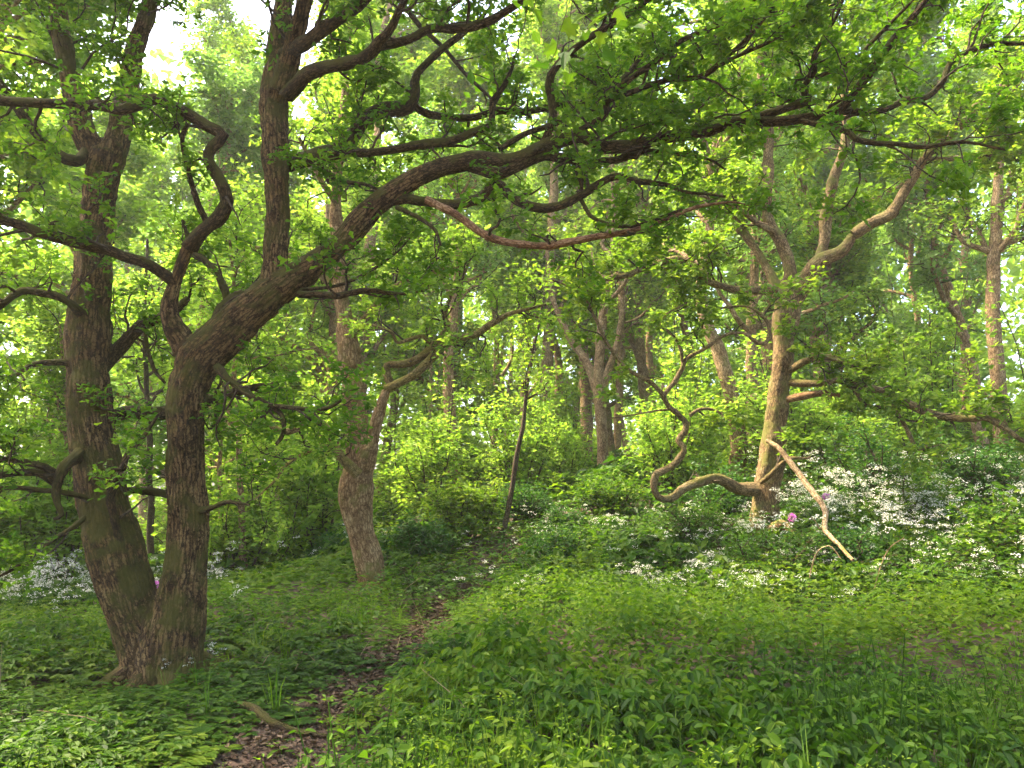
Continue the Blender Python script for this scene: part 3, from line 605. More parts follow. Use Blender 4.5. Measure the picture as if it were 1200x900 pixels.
# --- the nearest oak, two stems from one base
b1 = TREE_BASES[0]
oak1 = thing("oak_tree", "nearest oak with two thick dark stems rising from one mossy base beside the path", "tree", (b1[0], b1[1], h1(b1[0], b1[1])))
sk = fused_trunk([trace(T1_left), trace(T1_right)] + [trace(t) for t in T1_trunk_extra], .021, oak1, M['oak'], amp=.015, lumps=.05, slim=.93)
gt, gl = Geo(), Geo(); sks, dens = [], []
for j, (pts, dn) in enumerate(T1_limbs):
    C = trace(pts); gg, D = limb_geo(C, seed=j, lump=.24, wob=1.35)
    o = part("limb", gg, M['orange'] if j == 12 else M['limb'], oak1, "bark")
    if j == 12: o['label'] = "long sagging limb with stripped orange brown bark"
    sks.append(D); dens.append(dn)
dress(sks, [d * (.85 if j in (0, 1, 3, 11, 12) else 1.3) for j, d in enumerate(dens)], (.35, .95), .072, 'oak', 6, gt, gl)
dress([s[len(s) // 2:] for s in sk[3:4]] + [s for s in sk[5:8]], [6, 6, 6, 5], (.5, 1.3), .075, 'oak', 6, gt, gl, per3=5)
stubs(sks, gt, 2.2); stubs(sk[1:2] + sk[3:], gt, 1.2)
# epicormic sprigs on the stems
dress([sk[0][20:], sk[1][20:75]], [2.2, 2.2], (.08, .22), .05, 'oak', 4, gt, gl, per3=2, anchors=(.6, 1.0), l3=(.05, .12))
# unseen crown above the frame, enlarged to shade the foreground
tops = [sk[3][-1], sk[5][-1], sk[6][-1], sk[7][-1]]
for tpt in tops:
    C0 = np.tile(tpt[None, :3], (3, 1)); C0[:, 2] += np.array([-1.2, -.4, .5]); r = np.full((1, 3), .05)
    P1, R1 = sprout(C0[None], r, 12, 0, 1, 2.5, 6, 10, ang=(40, 85), wig=.3, up=.12, rs=1, rmax=.05, flat=.7)
    tubes(gt, P1, R1, 7, .1)
    P2, R2 = sprout(P1, R1, 9, .2, 1, .6, 1.5, 7, rs=.5, rmax=.02); tubes(gt, P2, R2, 4)
    A, T = along(P2, (.3, .55, .8, 1.0)); rosettes(gl, A, T, 7, .16, 'rhomb', jit=.12)
for k, (a_, ln) in enumerate([(-2.5, .75), (-1.9, .5), (-1.25, .7), (-.5, .6), (2.8, .7), (.4, .5)]):
    pts_ = []
    for t in np.linspace(0, 1, 7):
        rr = .12 + (ln + .1) * t; x_ = b1[0] + .03 + rr * math.cos(a_ + .3 * t * math.sin(k)); y_ = b1[1] + .1 + rr * math.sin(a_ + .3 * t * math.sin(k))
        pts_.append((x_, y_, h1(x_, y_) + .26 * (1 - t) ** 2.2 - .03 * t, .10 * (1 - t) ** .8 + .015))
    gg, D = limb_geo(np.array(pts_), seed=200 + k, lump=.25); part("root", gg, M['oak'], oak1, "bark")
part("twigs", gt, M['twig'], oak1, "bark", True)
part("crown", gl, M['leaf_oak'], oak1, "tint", True, False)

# --- the middle tree, leaning, flaky bark
b2 = TREE_BASES[1]
t2 = thing("flaky_barked_tree", "leaning flaky barked tree left of the path bend, forking halfway up its lumpy trunk", "tree", (b2[0], b2[1], h1(b2[0], b2[1])))
sk = fused_trunk([trace(t) for t in T2_trunk], .028, t2, M['syc'], amp=.010, lumps=.08, slim=.9)
gt, gl = Geo(), Geo(); sks, dens = [], []
for j, (pts, dn) in enumerate(T2_limbs):
    gg, D = limb_geo(trace(pts), seed=50 + j); part("limb", gg, M['mosslimb'], t2, "bark"); sks.append(D); dens.append(dn)
dress(sks, [d * .75 for d in dens], (.5, 1.2), .08, 'oval', 6, gt, gl, per3=5, l3=(.3, .6))
dress([sk[0][60:]], [6], (.7, 1.8), .095, 'oval', 6, gt, gl, per3=5, l3=(.3, .6))
stubs(sks, gt, 2.0); stubs(sk, gt, 1.0)
part("twigs", gt, M['twig'], t2, "bark", True)
part("crown", gl, M['leaf_bright'], t2, "tint", True, False)

# --- the twisted oak on the bank
b3 = TREE_BASES[2]
t3 = thing("oak_tree", "thick sunlit oak on the bank with a curly low limb and wide spreading fork", "tree", (b3[0], b3[1], h1(b3[0], b3[1])))
sk = fused_trunk([trace(t) for t in T3_trunk], .026, t3, M['warm'], amp=.010, lumps=.06, slim=.92)
gt, gl = Geo(), Geo(); sks, dens = [], []
for j, (pts, dn) in enumerate(T3_limbs):
    gg, D = limb_geo(trace(pts) * np.array([1, 1, 1, .82 if j == 12 else 1]), seed=80 + j, lump=.3 if j == 12 else .22, wob=2.4 if j >= 12 else 1.4); o = part("limb", gg, M['warmlimb'], t3, "bark"); sks.append(D); dens.append(dn)
    if j == 12: o['label'] = "low limb curling up in S bends"
gg, D = limb_geo(trace(T3_stub), seed=99, lump=.25); o = part("limb", gg, M['orange'], t3, "bark"); o['label'] = "broken reddish stub without bark"
dress(sks, [d * 1.35 for d in dens], (.45, 1.2), .095, 'oval', 6, gt, gl, per3=5, l3=(.3, .55))
stubs(sks, gt, 2.0); stubs(sk, gt, 1.5)
part("twigs", gt, M['twig'], t3, "bark", True)
part("crown", gl, M['leaf_oak2'], t3, "tint", True, False)
for j, pts in enumerate([[(903, 622, 14, 11.2), (915, 615, 12, 10.9), (925, 622, 10, 10.8), (924, 640, 9, 10.7)], [(890, 630, 14, 11.2), (905, 636, 13, 10.7), (925, 642, 11, 10.4), (945, 650, 6, 10.2)], [(888, 630, 16, 11.4), (870, 638, 12, 11.1), (850, 648, 7, 10.9)]]):
    gg, D = limb_geo(trace(pts), seed=120 + j, lump=.2); part("root", gg, M['warm'], t3, "bark")

# --- dead branches
def branch_thing(label, pts, mat, seed, onground=False, twigs=3):
    C = trace(pts)
    if onground:
        C[:, 2] = H(C[:, 0], C[:, 1]) + C[:, 3] * .8 + .02
    r = thing("fallen_branch", label, "branch", C[0, :3] if not onground else C[-1, :3])
    gg, D = limb_geo(C, seed=seed, lump=.2); part("stem", gg, mat, r, "bark")
    if twigs:
        Q, L = resample(D, 12); g_ = Geo()
        P2, R2 = sprout(Q[None, :, :3], Q[None, :, 3], twigs, .3, 1, .15, .5, 6, wig=.3, rs=.5); tubes(g_, P2, R2, 4)
        part("twigs", g_, mat, r, "bark", True)
branch_thing("pale broken branch hanging off the bank oak and resting on the undergrowth", LEAN, M['dead'], 3)
branch_thing("mossy fallen branch lying across the leaf litter at the start of the path", [(262, 815, 7, 5.7), (290, 832, 10, 5.5), (315, 850, 11, 5.3), (335, 856, 9, 5.25), (370, 862, 6, 5.15), (410, 868, 3, 5.1)], M['limb'], 4, True, 2)
branch_thing("bare pale curved bramble cane left of the dark hollow under the bank", [(944, 730, 1.6, 8.6), (947, 690, 1.7, 8.5), (951, 665, 1.7, 8.4), (958, 646, 1.5, 8.3), (972, 640, 1.2, 8.2), (985, 655, 1, 8.1)], M['dead'], 5, False, 0)
branch_thing("bare pale curved bramble cane right of the dark hollow under the bank", [(1020, 735, 1.5, 8.4), (1024, 695, 1.6, 8.3), (1032, 665, 1.5, 8.2), (1043, 642, 1.3, 8.1), (1060, 630, 1, 8)], M['dead'], 6, False, 0)
branch_thing("tangled dry stick arching low over the nettles at lower right", [(1035, 768, 4, 6.9), (1060, 745, 4, 7.0), (1090, 732, 3, 7.1), (1125, 728, 2, 7.2)], M['dead'], 7, False, 3)
branch_thing("short dry stick propped upright in the nettles near the tangled one", [(1040, 768, 3, 6.9), (1065, 735, 3, 7.0), (1090, 712, 2, 7.1)], M['dead'], 8, False, 2)

# ------------------------------------------------------------------ background trees
def tree_parts(root, trunk, leafm, barkm, leaf=.13, n1=12, l1=(1.6, 3.4), per2=9, l2=(.5, 1.3), nl=6, t0=.3, shape='rhomb', limbs=True, seed=0, flat=.5, anchors=(.3, .55, .8, 1.0)):
    D = gnarl(spline(trunk, .25), .03, seed)
    g_ = Geo(); tubes(g_, D[None, :, :3], D[None, :, 3], 12, .14); part("trunk", g_, M[barkm], root, "bark")
    Q, L = resample(D, 20); r0 = D[0, 3]
    P1, R1 = sprout(Q[None, :, :3], Q[None, :, 3], n1, t0, 1.0, l1[0], l1[1], 9, ang=(40, 80), wig=.28, up=.1, rs=.6, rmax=r0 * .5, flat=flat)
    for a in range(len(P1)):
        if R1[a, 0] > .02:
            g_ = Geo(); tubes(g_, P1[a:a + 1], R1[a:a + 1], 7, .12); part("limb", g_, M[barkm], root, "bark")
    P2, R2 = sprout(P1, R1, per2, .15, 1, l2[0], l2[1], 6, wig=.4, up=.05, rs=.5, rmax=.02, flat=.45)
    gt = Geo(); tubes(gt, P2, np.maximum(R2, .004), 3)
    small = R1[:, 0] <= .02
    if small.any(): tubes(gt, P1[small], R1[small], 5)
    part("twigs", gt, M['twig'], root, "bark", True)
    gl = Geo(); A, T = along(P2, anchors); rosettes(gl, A, T, nl, leaf, shape, jit=.12)
    A, T = along(P1, (.5, .75, 1.0)); rosettes(gl, A, T, nl, leaf, shape, jit=.10)
    part("crown", gl, M[leafm], root, "tint", True, False)
for j, (nm, lab, pts, lm, bm) in enumerate(BG):
    C = trace(pts); z0 = h1(C[0, 0], C[0, 1]); C[0, 2] = min(C[0, 2], z0) - .1
    root = thing(nm, lab, "tree", (C[0, 0], C[0, 1], z0))
    thin = C[0, 3] < .07
    sc = pts[0][3] / 20
    if nm == "sapling":
        tree_parts(root, C, lm, bm, .09, 8, (.5, 1.2), 4, (.3, .6), 4, .45, seed=j)
    elif thin:
        tree_parts(root, C, lm, bm, .085, 14, (.8, 1.8), 8, (.3, .8), 6, .3, seed=j)
    else:
        tree_parts(root, C, lm, bm, .11 + .03 * sc, 13, (1.8, 3.6), 11, (.5, 1.3), 7, .4, seed=j)
        if nm == "forked_tree":
            for fp in ([(701, 462, 11, 22), (690, 430, 9), (668, 395, 8), (650, 355, 6, 22.5), (640, 290, 4)], [(706, 455, 9, 22), (718, 420, 8), (728, 380, 7), (730, 330, 5, 21.5)]):
                gg, D = limb_geo(trace(fp), seed=7); part("stem", gg, M[bm], root, "bark")

# generic trees that fill the wood: a few kinds built, then copied
def make_proto(k, height, spread, lm, bm, leaf, n1, per2, t0):
    root = thing("woodland_tree", "x", "tree", (0, 0, 0))
    C = []
    lean = rng.normal(size=2) * .06
    r = height * .009 + .04
    for a in range(9):
        t = a / 8; C.append((lean[0] * height * t + .25 * rng.normal() * t, lean[1] * height * t + .25 * rng.normal() * t, t * height - .3, r * (1 - .85 * t) + .01))
    C = np.array(C)
    tree_parts(root, C, lm, bm, leaf, n1, (spread * .5, spread), per2, (.6, 1.6), 9, t0, seed=k, anchors=(.2, .4, .6, .8, 1.0))
    return root
TALL = "slender woodland tree among the many behind the clearing, its trunk lost in bright foliage"
GT = "crowded trees behind the clearing"
IN_PLACE[0] = False
protos = [make_proto(0, 15, 3.8, 'leaf_bright', 'pink', .18, 26, 15, .14), make_proto(1, 20, 4.2, 'leaf_bright', 'syc', .19, 28, 15, .16),
          make_proto(2, 13, 3.6, 'leaf_blue', 'pink', .17, 26, 15, .10), make_proto(3, 16, 4.0, 'leaf_oak2', 'warm', .18, 28, 15, .12), make_proto(4, 21, 4.4, 'leaf_bright', 'pink', .2, 28, 15, .14)]
spots = [(-13, 24), (-6, 25), (-16, 17), (-2.5, 25), (.2, 24.5), (5, 26), (9, 24), (12.5, 20), (3.5, 31), (-8, 32), (-15, 34), (10, 32), (16, 28), (14, 36), (-22, 28), (0, 38), (7, 40), (-5, 42), (-13, 44), (21, 36), (20, 24), (-20, 40), (15, 46), (-11, 14.5), (-4.4, 22), (16, 15.5), (-19, 12), (26, 30), (-8.6, 10.2), (-10.5, 7.2), (-10.4, 13), (11, 9.5), (-8, 20.5), (-7, 27.5), (2.6, 28), (-1.2, 34), (-10.5, 29), (13, 33), (-5.5, 31), (12.5, 42), (-11, 38), (-16, 46), (8, 47), (-1, 46), (18, 42), (-24, 46), (4, 36), (-28, 36), (4, 50), (-20, 52), (24, 50), (7.2, 21)]  # the nearest ones past the left edge are unseen, added for foreground shade
used = set()
for j, (x, y) in enumerate(spots):
    k = j % len(protos); x += rng.normal() * .5; y += rng.normal() * .5; z = h1(x, y)
    rz = rng.uniform(0, 6.28); s = rng.uniform(.9, 1.15); sz = rng.uniform(.92, 1.12) * (1.15 if y > 28 else 1)
    if k not in used:
        used.add(k); r = protos[k]; r.location = (x, y, z); r.rotation_euler = (0, 0, rz); r.scale = (s, s, sz); r['label'] = TALL; r['group'] = GT
    else:
        copy_thing(protos[k], (x, y, z), rz, (s, sz), TALL, GT)

LM = [("the left edge of the frame", -150), ("the two stemmed oak", 190), ("the flaky barked tree", 430), ("the dark leaning sapling", 600), ("the pale forked tree", 705), ("the bowed grey tree", 850), ("the bank oak", 900), ("the reddish tree at the right edge", 1170), ("the right edge of the frame", 1400)]
ORD = ["nearest", "second nearest", "third nearest", "fourth nearest", "fifth nearest", "sixth nearest", "seventh nearest", "eighth nearest", "ninth nearest", "tenth nearest", "eleventh nearest", "twelfth nearest"]
def name_by_place(group, kind):
    seg = {}
    for o in [o for o in bpy.data.objects if o.get('group') == group]:
        x, y, z = o.location; px = 600 + F * x / y
        k = 0
        while k < len(LM) - 2 and px > LM[k + 1][1]: k += 1
        seg.setdefault(k, []).append((y, o))
    for k, l in seg.items():
        l.sort(key=lambda a: a[0])
        for q, (y, o) in enumerate(l):
            o['label'] = (ORD[q] if q < len(ORD) else "farthest") + " " + kind + " between " + LM[k][0].replace("the left edge of the frame", "left frame edge").replace("the right edge of the frame", "right frame edge") + " and " + LM[k + 1][0].replace("the right edge of the frame", "right frame edge")
name_by_place(GT, "leafy tree")
# the wood goes on beside and behind the viewpoint; unseen trees added for shade
for k, (x, y, rz, lab) in enumerate([(-6.5, -4.5, 1, "tree behind the viewpoint to the left"), (-.5, -7.5, 2, "tree straight behind the viewpoint"), (5.5, -5, 3, "tree behind the viewpoint to the right"), (9.5, 1.5, 4, "tree beside the viewpoint on the right"), (-9.5, 1, 5, "tree beside the viewpoint on the left")]):
    copy_thing(protos[(k + 1) % 5], (x, y, h1(x, y)), rz, (1, 1), "leafy " + lab, GT)

# far wood: one mass beyond the trees one can tell apart
g = Geo(); n = 76000
ang = rng.uniform(-1.0, 1.0, n); rad_ = rng.uniform(50, 85, n); hh = rng.uniform(0, 1, n) ** .9 * 30
x = np.sin(ang) * rad_; y = np.cos(ang) * rad_
cl = vnoise(np.stack([x * .25, y * .25, hh * .3], -1), 31); ok = cl > .26
x, y, hh = x[ok], y[ok], hh[ok]; m = len(x)
A = np.stack([x, y, H(x, y) + hh], -1); D = rng.normal(size=(m, 3)); N = rng.normal(size=(m, 3)) + np.array([0, 0, 1])
leaves(g, A, D, N, rng.uniform(.55, 1.15, m), 'rhomb', np.clip(rng.normal(.6, .25, m), 0, 1))
setting("far_wood", g, M['leaf_bright'], "tint", 'stuff', False)

# ------------------------------------------------------------------ shrubs
def make_shrub(name, w_, h_, lm, leaf, nst, per2, shape='rhomb', nl=6):
    root = thing(name, "x", "shrub", (0, 0, 0))
    C = np.zeros((1, 3, 3)); C[0, :, 2] = [-.1, .0, .15]
    P1, R1 = sprout(C, np.full((1, 3), .03), nst, 0, 1, h_ * .7, h_ * 1.1, 9, ang=(8, 60), wig=.22, up=.12, rs=.7, rmax=.03, flat=1)
    P1[:, :, :2] *= w_ / h_
    g_ = Geo(); tubes(g_, P1, R1, 5, .1); part("stems", g_, M['twig'], root, "bark", True)
    P2, R2 = sprout(P1, R1, per2, .2, 1, .25 * h_ ** .5, .6 * h_ ** .5, 5, wig=.4, up=.05, rs=.5, rmax=.01)
    gt = Geo(); tubes(gt, P2, np.maximum(R2, .003), 3); part("twigs", gt, M['twig'], root, "bark", True)
    gl = Geo(); A, T = along(P2, (.25, .5, .75, 1.0)); rosettes(gl, A, T, nl, leaf, shape, jit=.06)
    part("foliage", gl, M[lm], root, "tint", True, False)
    return root
BUSH = "leafy understorey bush among those filling the space under the far trees"
GB = "understorey bushes under the far trees"
sp_ = [make_shrub("bush", 1.6, 4.0, 'leaf_bright', .13, 14, 14), make_shrub("bush", 1.4, 3.2, 'leaf_bright', .11, 14, 14), make_shrub("bush", 1.8, 2.6, 'leaf_bright', .10, 16, 16)]
used = set(); j = 0
bspots = [(-6.8, 12.4), (-8.5, 12), (-5.2, 14.2), (-3.4, 15.2), (.2, 16.5), (6.2, 15.2), (8.2, 15.4), (9.6, 14), (3.2, 15.6), (-1.8, 20), (5.5, 20.5), (-15.5, 17),(-9.5, 15.5), (-12, 18), (-7.5, 19.5), (-5.5, 16.5), (-14, 14), (-11, 22), (-3, 21), (-1.5, 17.5), (.8, 18.5), (4.2, 18.8), (7.3, 17), (9.2, 18), (10.8, 16), (13, 17.5), (-17, 20), (-6, 27), (-2, 29), (2, 27), (6, 23), (9, 27), (14, 24), (-14, 28), (-20, 24), (18, 20), (-10, 12.8), (11.5, 13.5), (5.2, 15.6), (1.2, 23), (-4.5, 23), (17, 29), (-9, 36), (3, 35), (12, 30)]
for x, y in bspots:
    k = j % 3; j += 1; x += rng.normal() * .3; z = h1(x, y) - .05
    s = rng.uniform(.85, 1.25); sz = rng.uniform(.8, 1.2); rz = rng.uniform(0, 6.28)
    if k not in used:
        used.add(k); r = sp_[k]; r.location = (x, y, z); r.rotation_euler = (0, 0, rz); r.scale = (s, s, sz); r['label'] = BUSH; r['group'] = GB
    else: copy_thing(sp_[k], (x, y, z), rz, (s, sz), BUSH, GB)
name_by_place(GB, "leafy bush")
sh = [("holly_bush", 1.2, .9, 'leaf_dark', .06, "low dark glossy bush in the hollow right of the leaning pale branch", 985, 690, 9.6),
      ("shrub", 1.7, 1.9, 'leaf_dark', .07, "tall dark shrub right of the bank oak with pink blossoms on its left", 1040, 610, 12.6),
      ("shrub", 1.5, 1.5, 'leaf_dark', .07, "dark shrub at the right edge of the bank above the thick white flowers", 1150, 610, 12.3),
      ("shrub", 1.2, .8, 'leaf_dark', .06, "low dark shrub at the foot of the leaning sapling on the bank crest", 612, 610, 14.2),
      ("shrub", 1.3, .9, 'leaf_herb', .08, "spreading low shrub on the bank left of the curly limb", 720, 600, 14.4),
      ("shrub", .9, .8, 'leaf_dark', .07, "small rounded shrub just right of the foot of the flaky barked tree", 490, 665, 12.3),
      ("shrub", .8, .5, 'leaf_dark', .07, "small dark clump on the slope left of the flaky barked tree", 392, 690, 14.0),
      ("shrub", 1.2, 1.0, 'leaf_herb', .08, "fresh green shrub at far right where the bank meets the frame", 1190, 690, 8.6),
      ("shrub", 1.2, 1.0, 'leaf_oak2', .08, "bright leafy shrub between the sapling and the path top", 545, 650, 13.2),
      ("shrub", 1.1, 1.3, 'leaf_dark', .07, "ivy dark shrub hugging the left side of the bank oak", 850, 600, 12.9),
      ("shrub", 1.1, .7, 'leaf_dark', .055, "low dark mound of leaves on the bank between the sapling and the curly limb", 665, 628, 13.2),
      ("shrub", 1.0, .6, 'leaf_bramble', .055, "low bramble mound directly under the outer bend of the curly limb", 768, 640, 12.0),
      ("shrub", 1.1, .7, 'leaf_bramble', .055, "bramble mound below the middle of the curly limb", 830, 645, 11.0),
      ("shrub", 1.2, .7, 'leaf_dark', .055, "low dark mound beside the upper end of the path on its right", 650, 665, 11.6),
      ("shrub", 1.2, .8, 'leaf_bramble', .055, "bramble mound among white flowers in front of the bank oak", 905, 690, 9.4),
      ("shrub", 1.4, 1.3, 'leaf_herb', .07, "tangled green shrub in front of the tall dark shrub", 1075, 640, 11.2)]
for j, (nm, w_, h_, lm, lf, lab, px, py, Y) in enumerate(sh):
    r = make_shrub(nm, w_, h_, lm, lf, 20, 12, 'oval', 5); q = P(px, py, Y)[0]
    r.location = (q[0], q[1], h1(q[0], q[1]) - .03); r['label'] = lab

# pink blossoms
for j, (px, py, Y, rr, lab) in enumerate([(968, 582, 11.3, .05, "round pink blossom above the middle of the leaning pale branch"), (928, 607, 10.9, .05, "pink blossom close to the right foot of the bank oak"),
                                   (985, 618, 10.9, .035, "faded pink blossom right of the lower leaning branch"), (183, 690, 10.5, .09, "purple rhododendron blossom seen between the two oak stems"), (115, 703, 10.5, .05, "purple blossom just left of the two stemmed oak")]):
    q = P(px, py, Y)[0]; r = thing("blossom", lab, "flower", q); g_ = Geo(); m = 60
    D = norm(rng.normal(size=(m, 3)) + np.array([0, -.3, .4])); leaves(g_, q + D * rr * .3, D, rng.normal(size=(m, 3)), np.full(m, rr), 'petal', rng.uniform(0, 1, m))
    part("petals", g_, M['petal_pink'], r, "tint", True, False)
    g_ = Geo(); zz = h1(q[0], q[1]); tubes(g_, np.array([[[q[0] + .1, q[1] + .05, min(zz, q[2] - .3)], [q[0] + .04, q[1], (zz + q[2]) / 2], q]]), np.array([[.006, .005, .004]]), 5)
    part("stalk", g_, M['leaf_herb'], r, "tint")

IN_PLACE[0] = True
# broad maple leaves hanging in from above
q0 = P(655, -60, 3.3)[0]
r = thing("maple_spray", "spray of broad dark maple leaves hanging into the top centre", "leaves", q0)
g_ = Geo(); gl = Geo()
C = np.array([[q0, P(665, -10, 3.35)[0], P(680, 15, 3.4)[0], P(700, 30, 3.4)[0]]]); P2, R2 = sprout(C, np.full((1, 4), .004), 9, .1, 1, .2, .5, 5, wig=.2, up=-.05, rs=1)
tubes(g_, C, np.full((1, 4), .004), 5); tubes(g_, P2, np.full(R2.shape, .0018), 4); part("stems", g_, M['twig'], r, "bark", True)
A, T = along(P2, (.4, .7, 1.0)); m = len(A); D = norm(rng.normal(size=(m, 3)) * np.array([1, 1, .3]) + np.array([0, 0, -.35]))
NN = np.array([0, -.15, 1]) + .4 * rng.normal(size=(m, 3)); LL = rng.uniform(.06, .1, m)
for a in range(m):
    g_ = Geo(); leaves(g_, A[a:a + 1], D[a:a + 1], NN[a:a + 1], LL[a:a + 1], 'maple', np.array([rng.uniform(.2, .9)])); part("leaf", g_, M['leaf_herb'], r, "tint", False, False)

# ------------------------------------------------------------------ ground cover
class Proto:
    def __init__(s): s.g = Geo()
    def done(s):
        s.V = np.concatenate(s.g.V); s.A = np.concatenate(s.g.A); s.F = s.g.Fc; return s
def place(g, protos, X, Y, scale, tall=None, sink=.02, tilt=.12):
    pick = rng.integers(0, len(protos), len(X)); Z = H(X, Y) - sink
    for k, p in enumerate(protos):
        s = pick == k; n = int(s.sum())
        if n == 0: continue
        a = rng.uniform(0, 2 * pi, n); c, si = np.cos(a), np.sin(a); V = p.V[None] * scale[s][:, None, None]
        x = V[..., 0] * c[:, None] - V[..., 1] * si[:, None]; y = V[..., 0] * si[:, None] + V[..., 1] * c[:, None]; z = V[..., 2]
        if tall is not None: z = z * tall[s][:, None]
        tx, ty = rng.normal(size=(2, n, 1)) * tilt
        x = x + z * tx; y = y + z * ty
        W = np.stack([x + X[s][:, None], y + Y[s][:, None], z + Z[s][:, None]], -1).reshape(-1, 3)
        nv = len(p.V); off = (np.arange(n) * nv)
        tv = rng.normal(0, .14, n) + (n2(X[s], Y[s], 1.1, 71) - .5) * .9
        g.add(W, [(f[None] + off[:, None, None]).reshape(-1, f.shape[1]) for f in p.F], np.clip(p.A[None] + tv[:, None], 0, 1).reshape(-1))
def stem(pr, pts, r, tint=.35):
    pts = np.array(pts, float)[None]; gg = Geo(); tubes(gg, pts, np.full(pts.shape[:2], r) * np.linspace(1, .6, pts.shape[1])[None], 3)
    pr.g.add(gg.V[0], gg.Fc, np.full(len(gg.V[0]), tint))
def nettle(tiers=6, h_=.5, L=.085, shape='oval', stemmed=True):
    p = Proto(); bend = rng.normal(size=2) * .06
    f = lambda t: np.array([bend[0] * t * t, bend[1] * t * t, h_ * t])
    if stemmed: stem(p, [f(0), f(.5), f(1)], .004)
    a0 = rng.uniform(0, pi); A, D, N, Ls, tt = [], [], [], [], []
    for k in range(tiers):
        t = .3 + .7 * k / (tiers - 1)
        sz = L * (1.1 if 0 < k < tiers - 2 else .75) * (.45 if k == tiers - 1 else 1)
        for q in range(2 if k < tiers - 1 else 4):
            a = a0 + k * pi / 2 + q * (pi if k < tiers - 1 else pi / 2) + rng.normal() * .25
            d = np.array([math.cos(a), math.sin(a), .15 - .35 * rng.random() + (.5 if k == tiers - 1 else 0)])
            A.append(f(t) + d * .012); D.append(d); N.append(np.array([0, 0, 1]) + .25 * rng.normal(size=3)); Ls.append(sz * rng.uniform(.8, 1.2)); tt.append(.35 + .3 * t + .1 * rng.normal())
    leaves(p.g, np.array(A), np.array(D), np.array(N), np.array(Ls), shape, np.array(tt)); return p.done()
def herb(n=7, h_=.22, L=.08, shape='rhomb'):
    p = Proto(); A, D, N, Ls, tt = [], [], [], [], []
    for k in range(n):
        a = rng.uniform(0, 2 * pi); e = np.array([math.cos(a), math.sin(a), 0]); top = e * h_ * rng.uniform(.15, .7) + np.array([0, 0, h_ * rng.uniform(.5, 1.1)])
        for b in (-.9, 0, .9):
            d = np.array([math.cos(a + b), math.sin(a + b), -.1 + .2 * rng.normal()]); A.append(top); D.append(d); N.append(np.array([0, 0, 1]) + .25 * rng.normal(size=3)); Ls.append(L * rng.uniform(.7, 1.2)); tt.append(.5 + .2 * rng.normal())
    leaves(p.g, np.array(A), np.array(D), np.array(N), np.array(Ls), shape, np.array(tt)); return p.done()
def fern(nf=4, L=.38, pairs=9):
    p = Proto()
    A, D, N, Ls, tt = [], [], [], [], []
    for k in range(nf):
        a = rng.uniform(0, 2 * pi); e = np.array([math.cos(a), math.sin(a), 0]); q = np.array([-e[1], e[0], 0])
        f = lambda t: e * L * t * .8 + np.array([0, 0, L * (1.0 * t - .55 * t * t)]) ; hh = rng.uniform(.7, 1.2)
        for b in range(pairs):
            t = .25 + .75 * b / pairs; wdt = L * .27 * math.sin(pi * min(1, (1 - t) * 1.1 + .12))
            for s_ in (-1, 1):
                A.append(f(t) * hh); D.append(q * s_ + e * .35 + np.array([0, 0, -.1 + .15 * rng.normal()])); N.append(np.array([0, 0, 1]) + .15 * rng.normal(size=3)); Ls.append(max(.02, wdt)); tt.append(.4 + .15 * rng.normal())
    leaves(p.g, np.array(A), np.array(D), np.array(N), np.array(Ls), 'rhomb', np.array(tt)); return p.done()
def blades(n=9, h_=.35):
    p = Proto()
    for k in range(n):
        a = rng.uniform(0, 2 * pi); e = np.array([math.cos(a), math.sin(a), 0]); b = e * .04 * rng.random(); hh = h_ * rng.uniform(.5, 1.2); ln = rng.uniform(.15, .6)
        s_ = np.array([-e[1], e[0], 0]) * .004
        V = [b - s_, b + s_, b + e * ln * hh * .4 + np.array([0, 0, hh * .65]) + s_ * .8, b + e * ln * hh * .4 + np.array([0, 0, hh * .65]) - s_ * .8, b + e * ln * hh + np.array([0, 0, hh])]
        p.g.add(np.array(V), [np.array([[0, 1, 2, 3]]), np.array([[3, 2, 4]])], np.full(5, .5 + .2 * rng.normal()))
    return p.done()
def umbel(rays=8, h_=.75):
    """white flower heads only; returned with a green twin for stalk and leaves"""
    pf, pg = Proto(), Proto(); bend = rng.normal(size=2) * .08
    tops = []
    for k in range(3):
        top = np.array([bend[0] + .12 * rng.normal(), bend[1] + .12 * rng.normal(), h_ * rng.uniform(.75, 1.1)]); tops.append(top)
        stem(pg, [(0, 0, 0), (top[0] * .5, top[1] * .5, top[2] * .6), top], .003)
        A = []
        for q in range(rays):
            a = rng.uniform(0, 2 * pi); rr = .06 * math.sqrt(rng.random()); c = top + np.array([rr * math.cos(a), rr * math.sin(a), .01 * rng.normal() - rr * .2])
            for z in range(3): A.append(c + rng.normal(size=3) * .006)
        A = np.array(A); m = len(A); D = norm(rng.normal(size=(m, 3)) * np.array([1, 1, .25]))
        leaves(pf.g, A, D, np.array([0, -.3, 1]) + .3 * rng.normal(size=(m, 3)), np.full(m, .0175), 'petal', rng.uniform(0, 1, m))
    hb = herb(4, h_ * .5, .09); pg.g.add(hb.V, hb.F, hb.A)
    return pf.done(), pg.done()

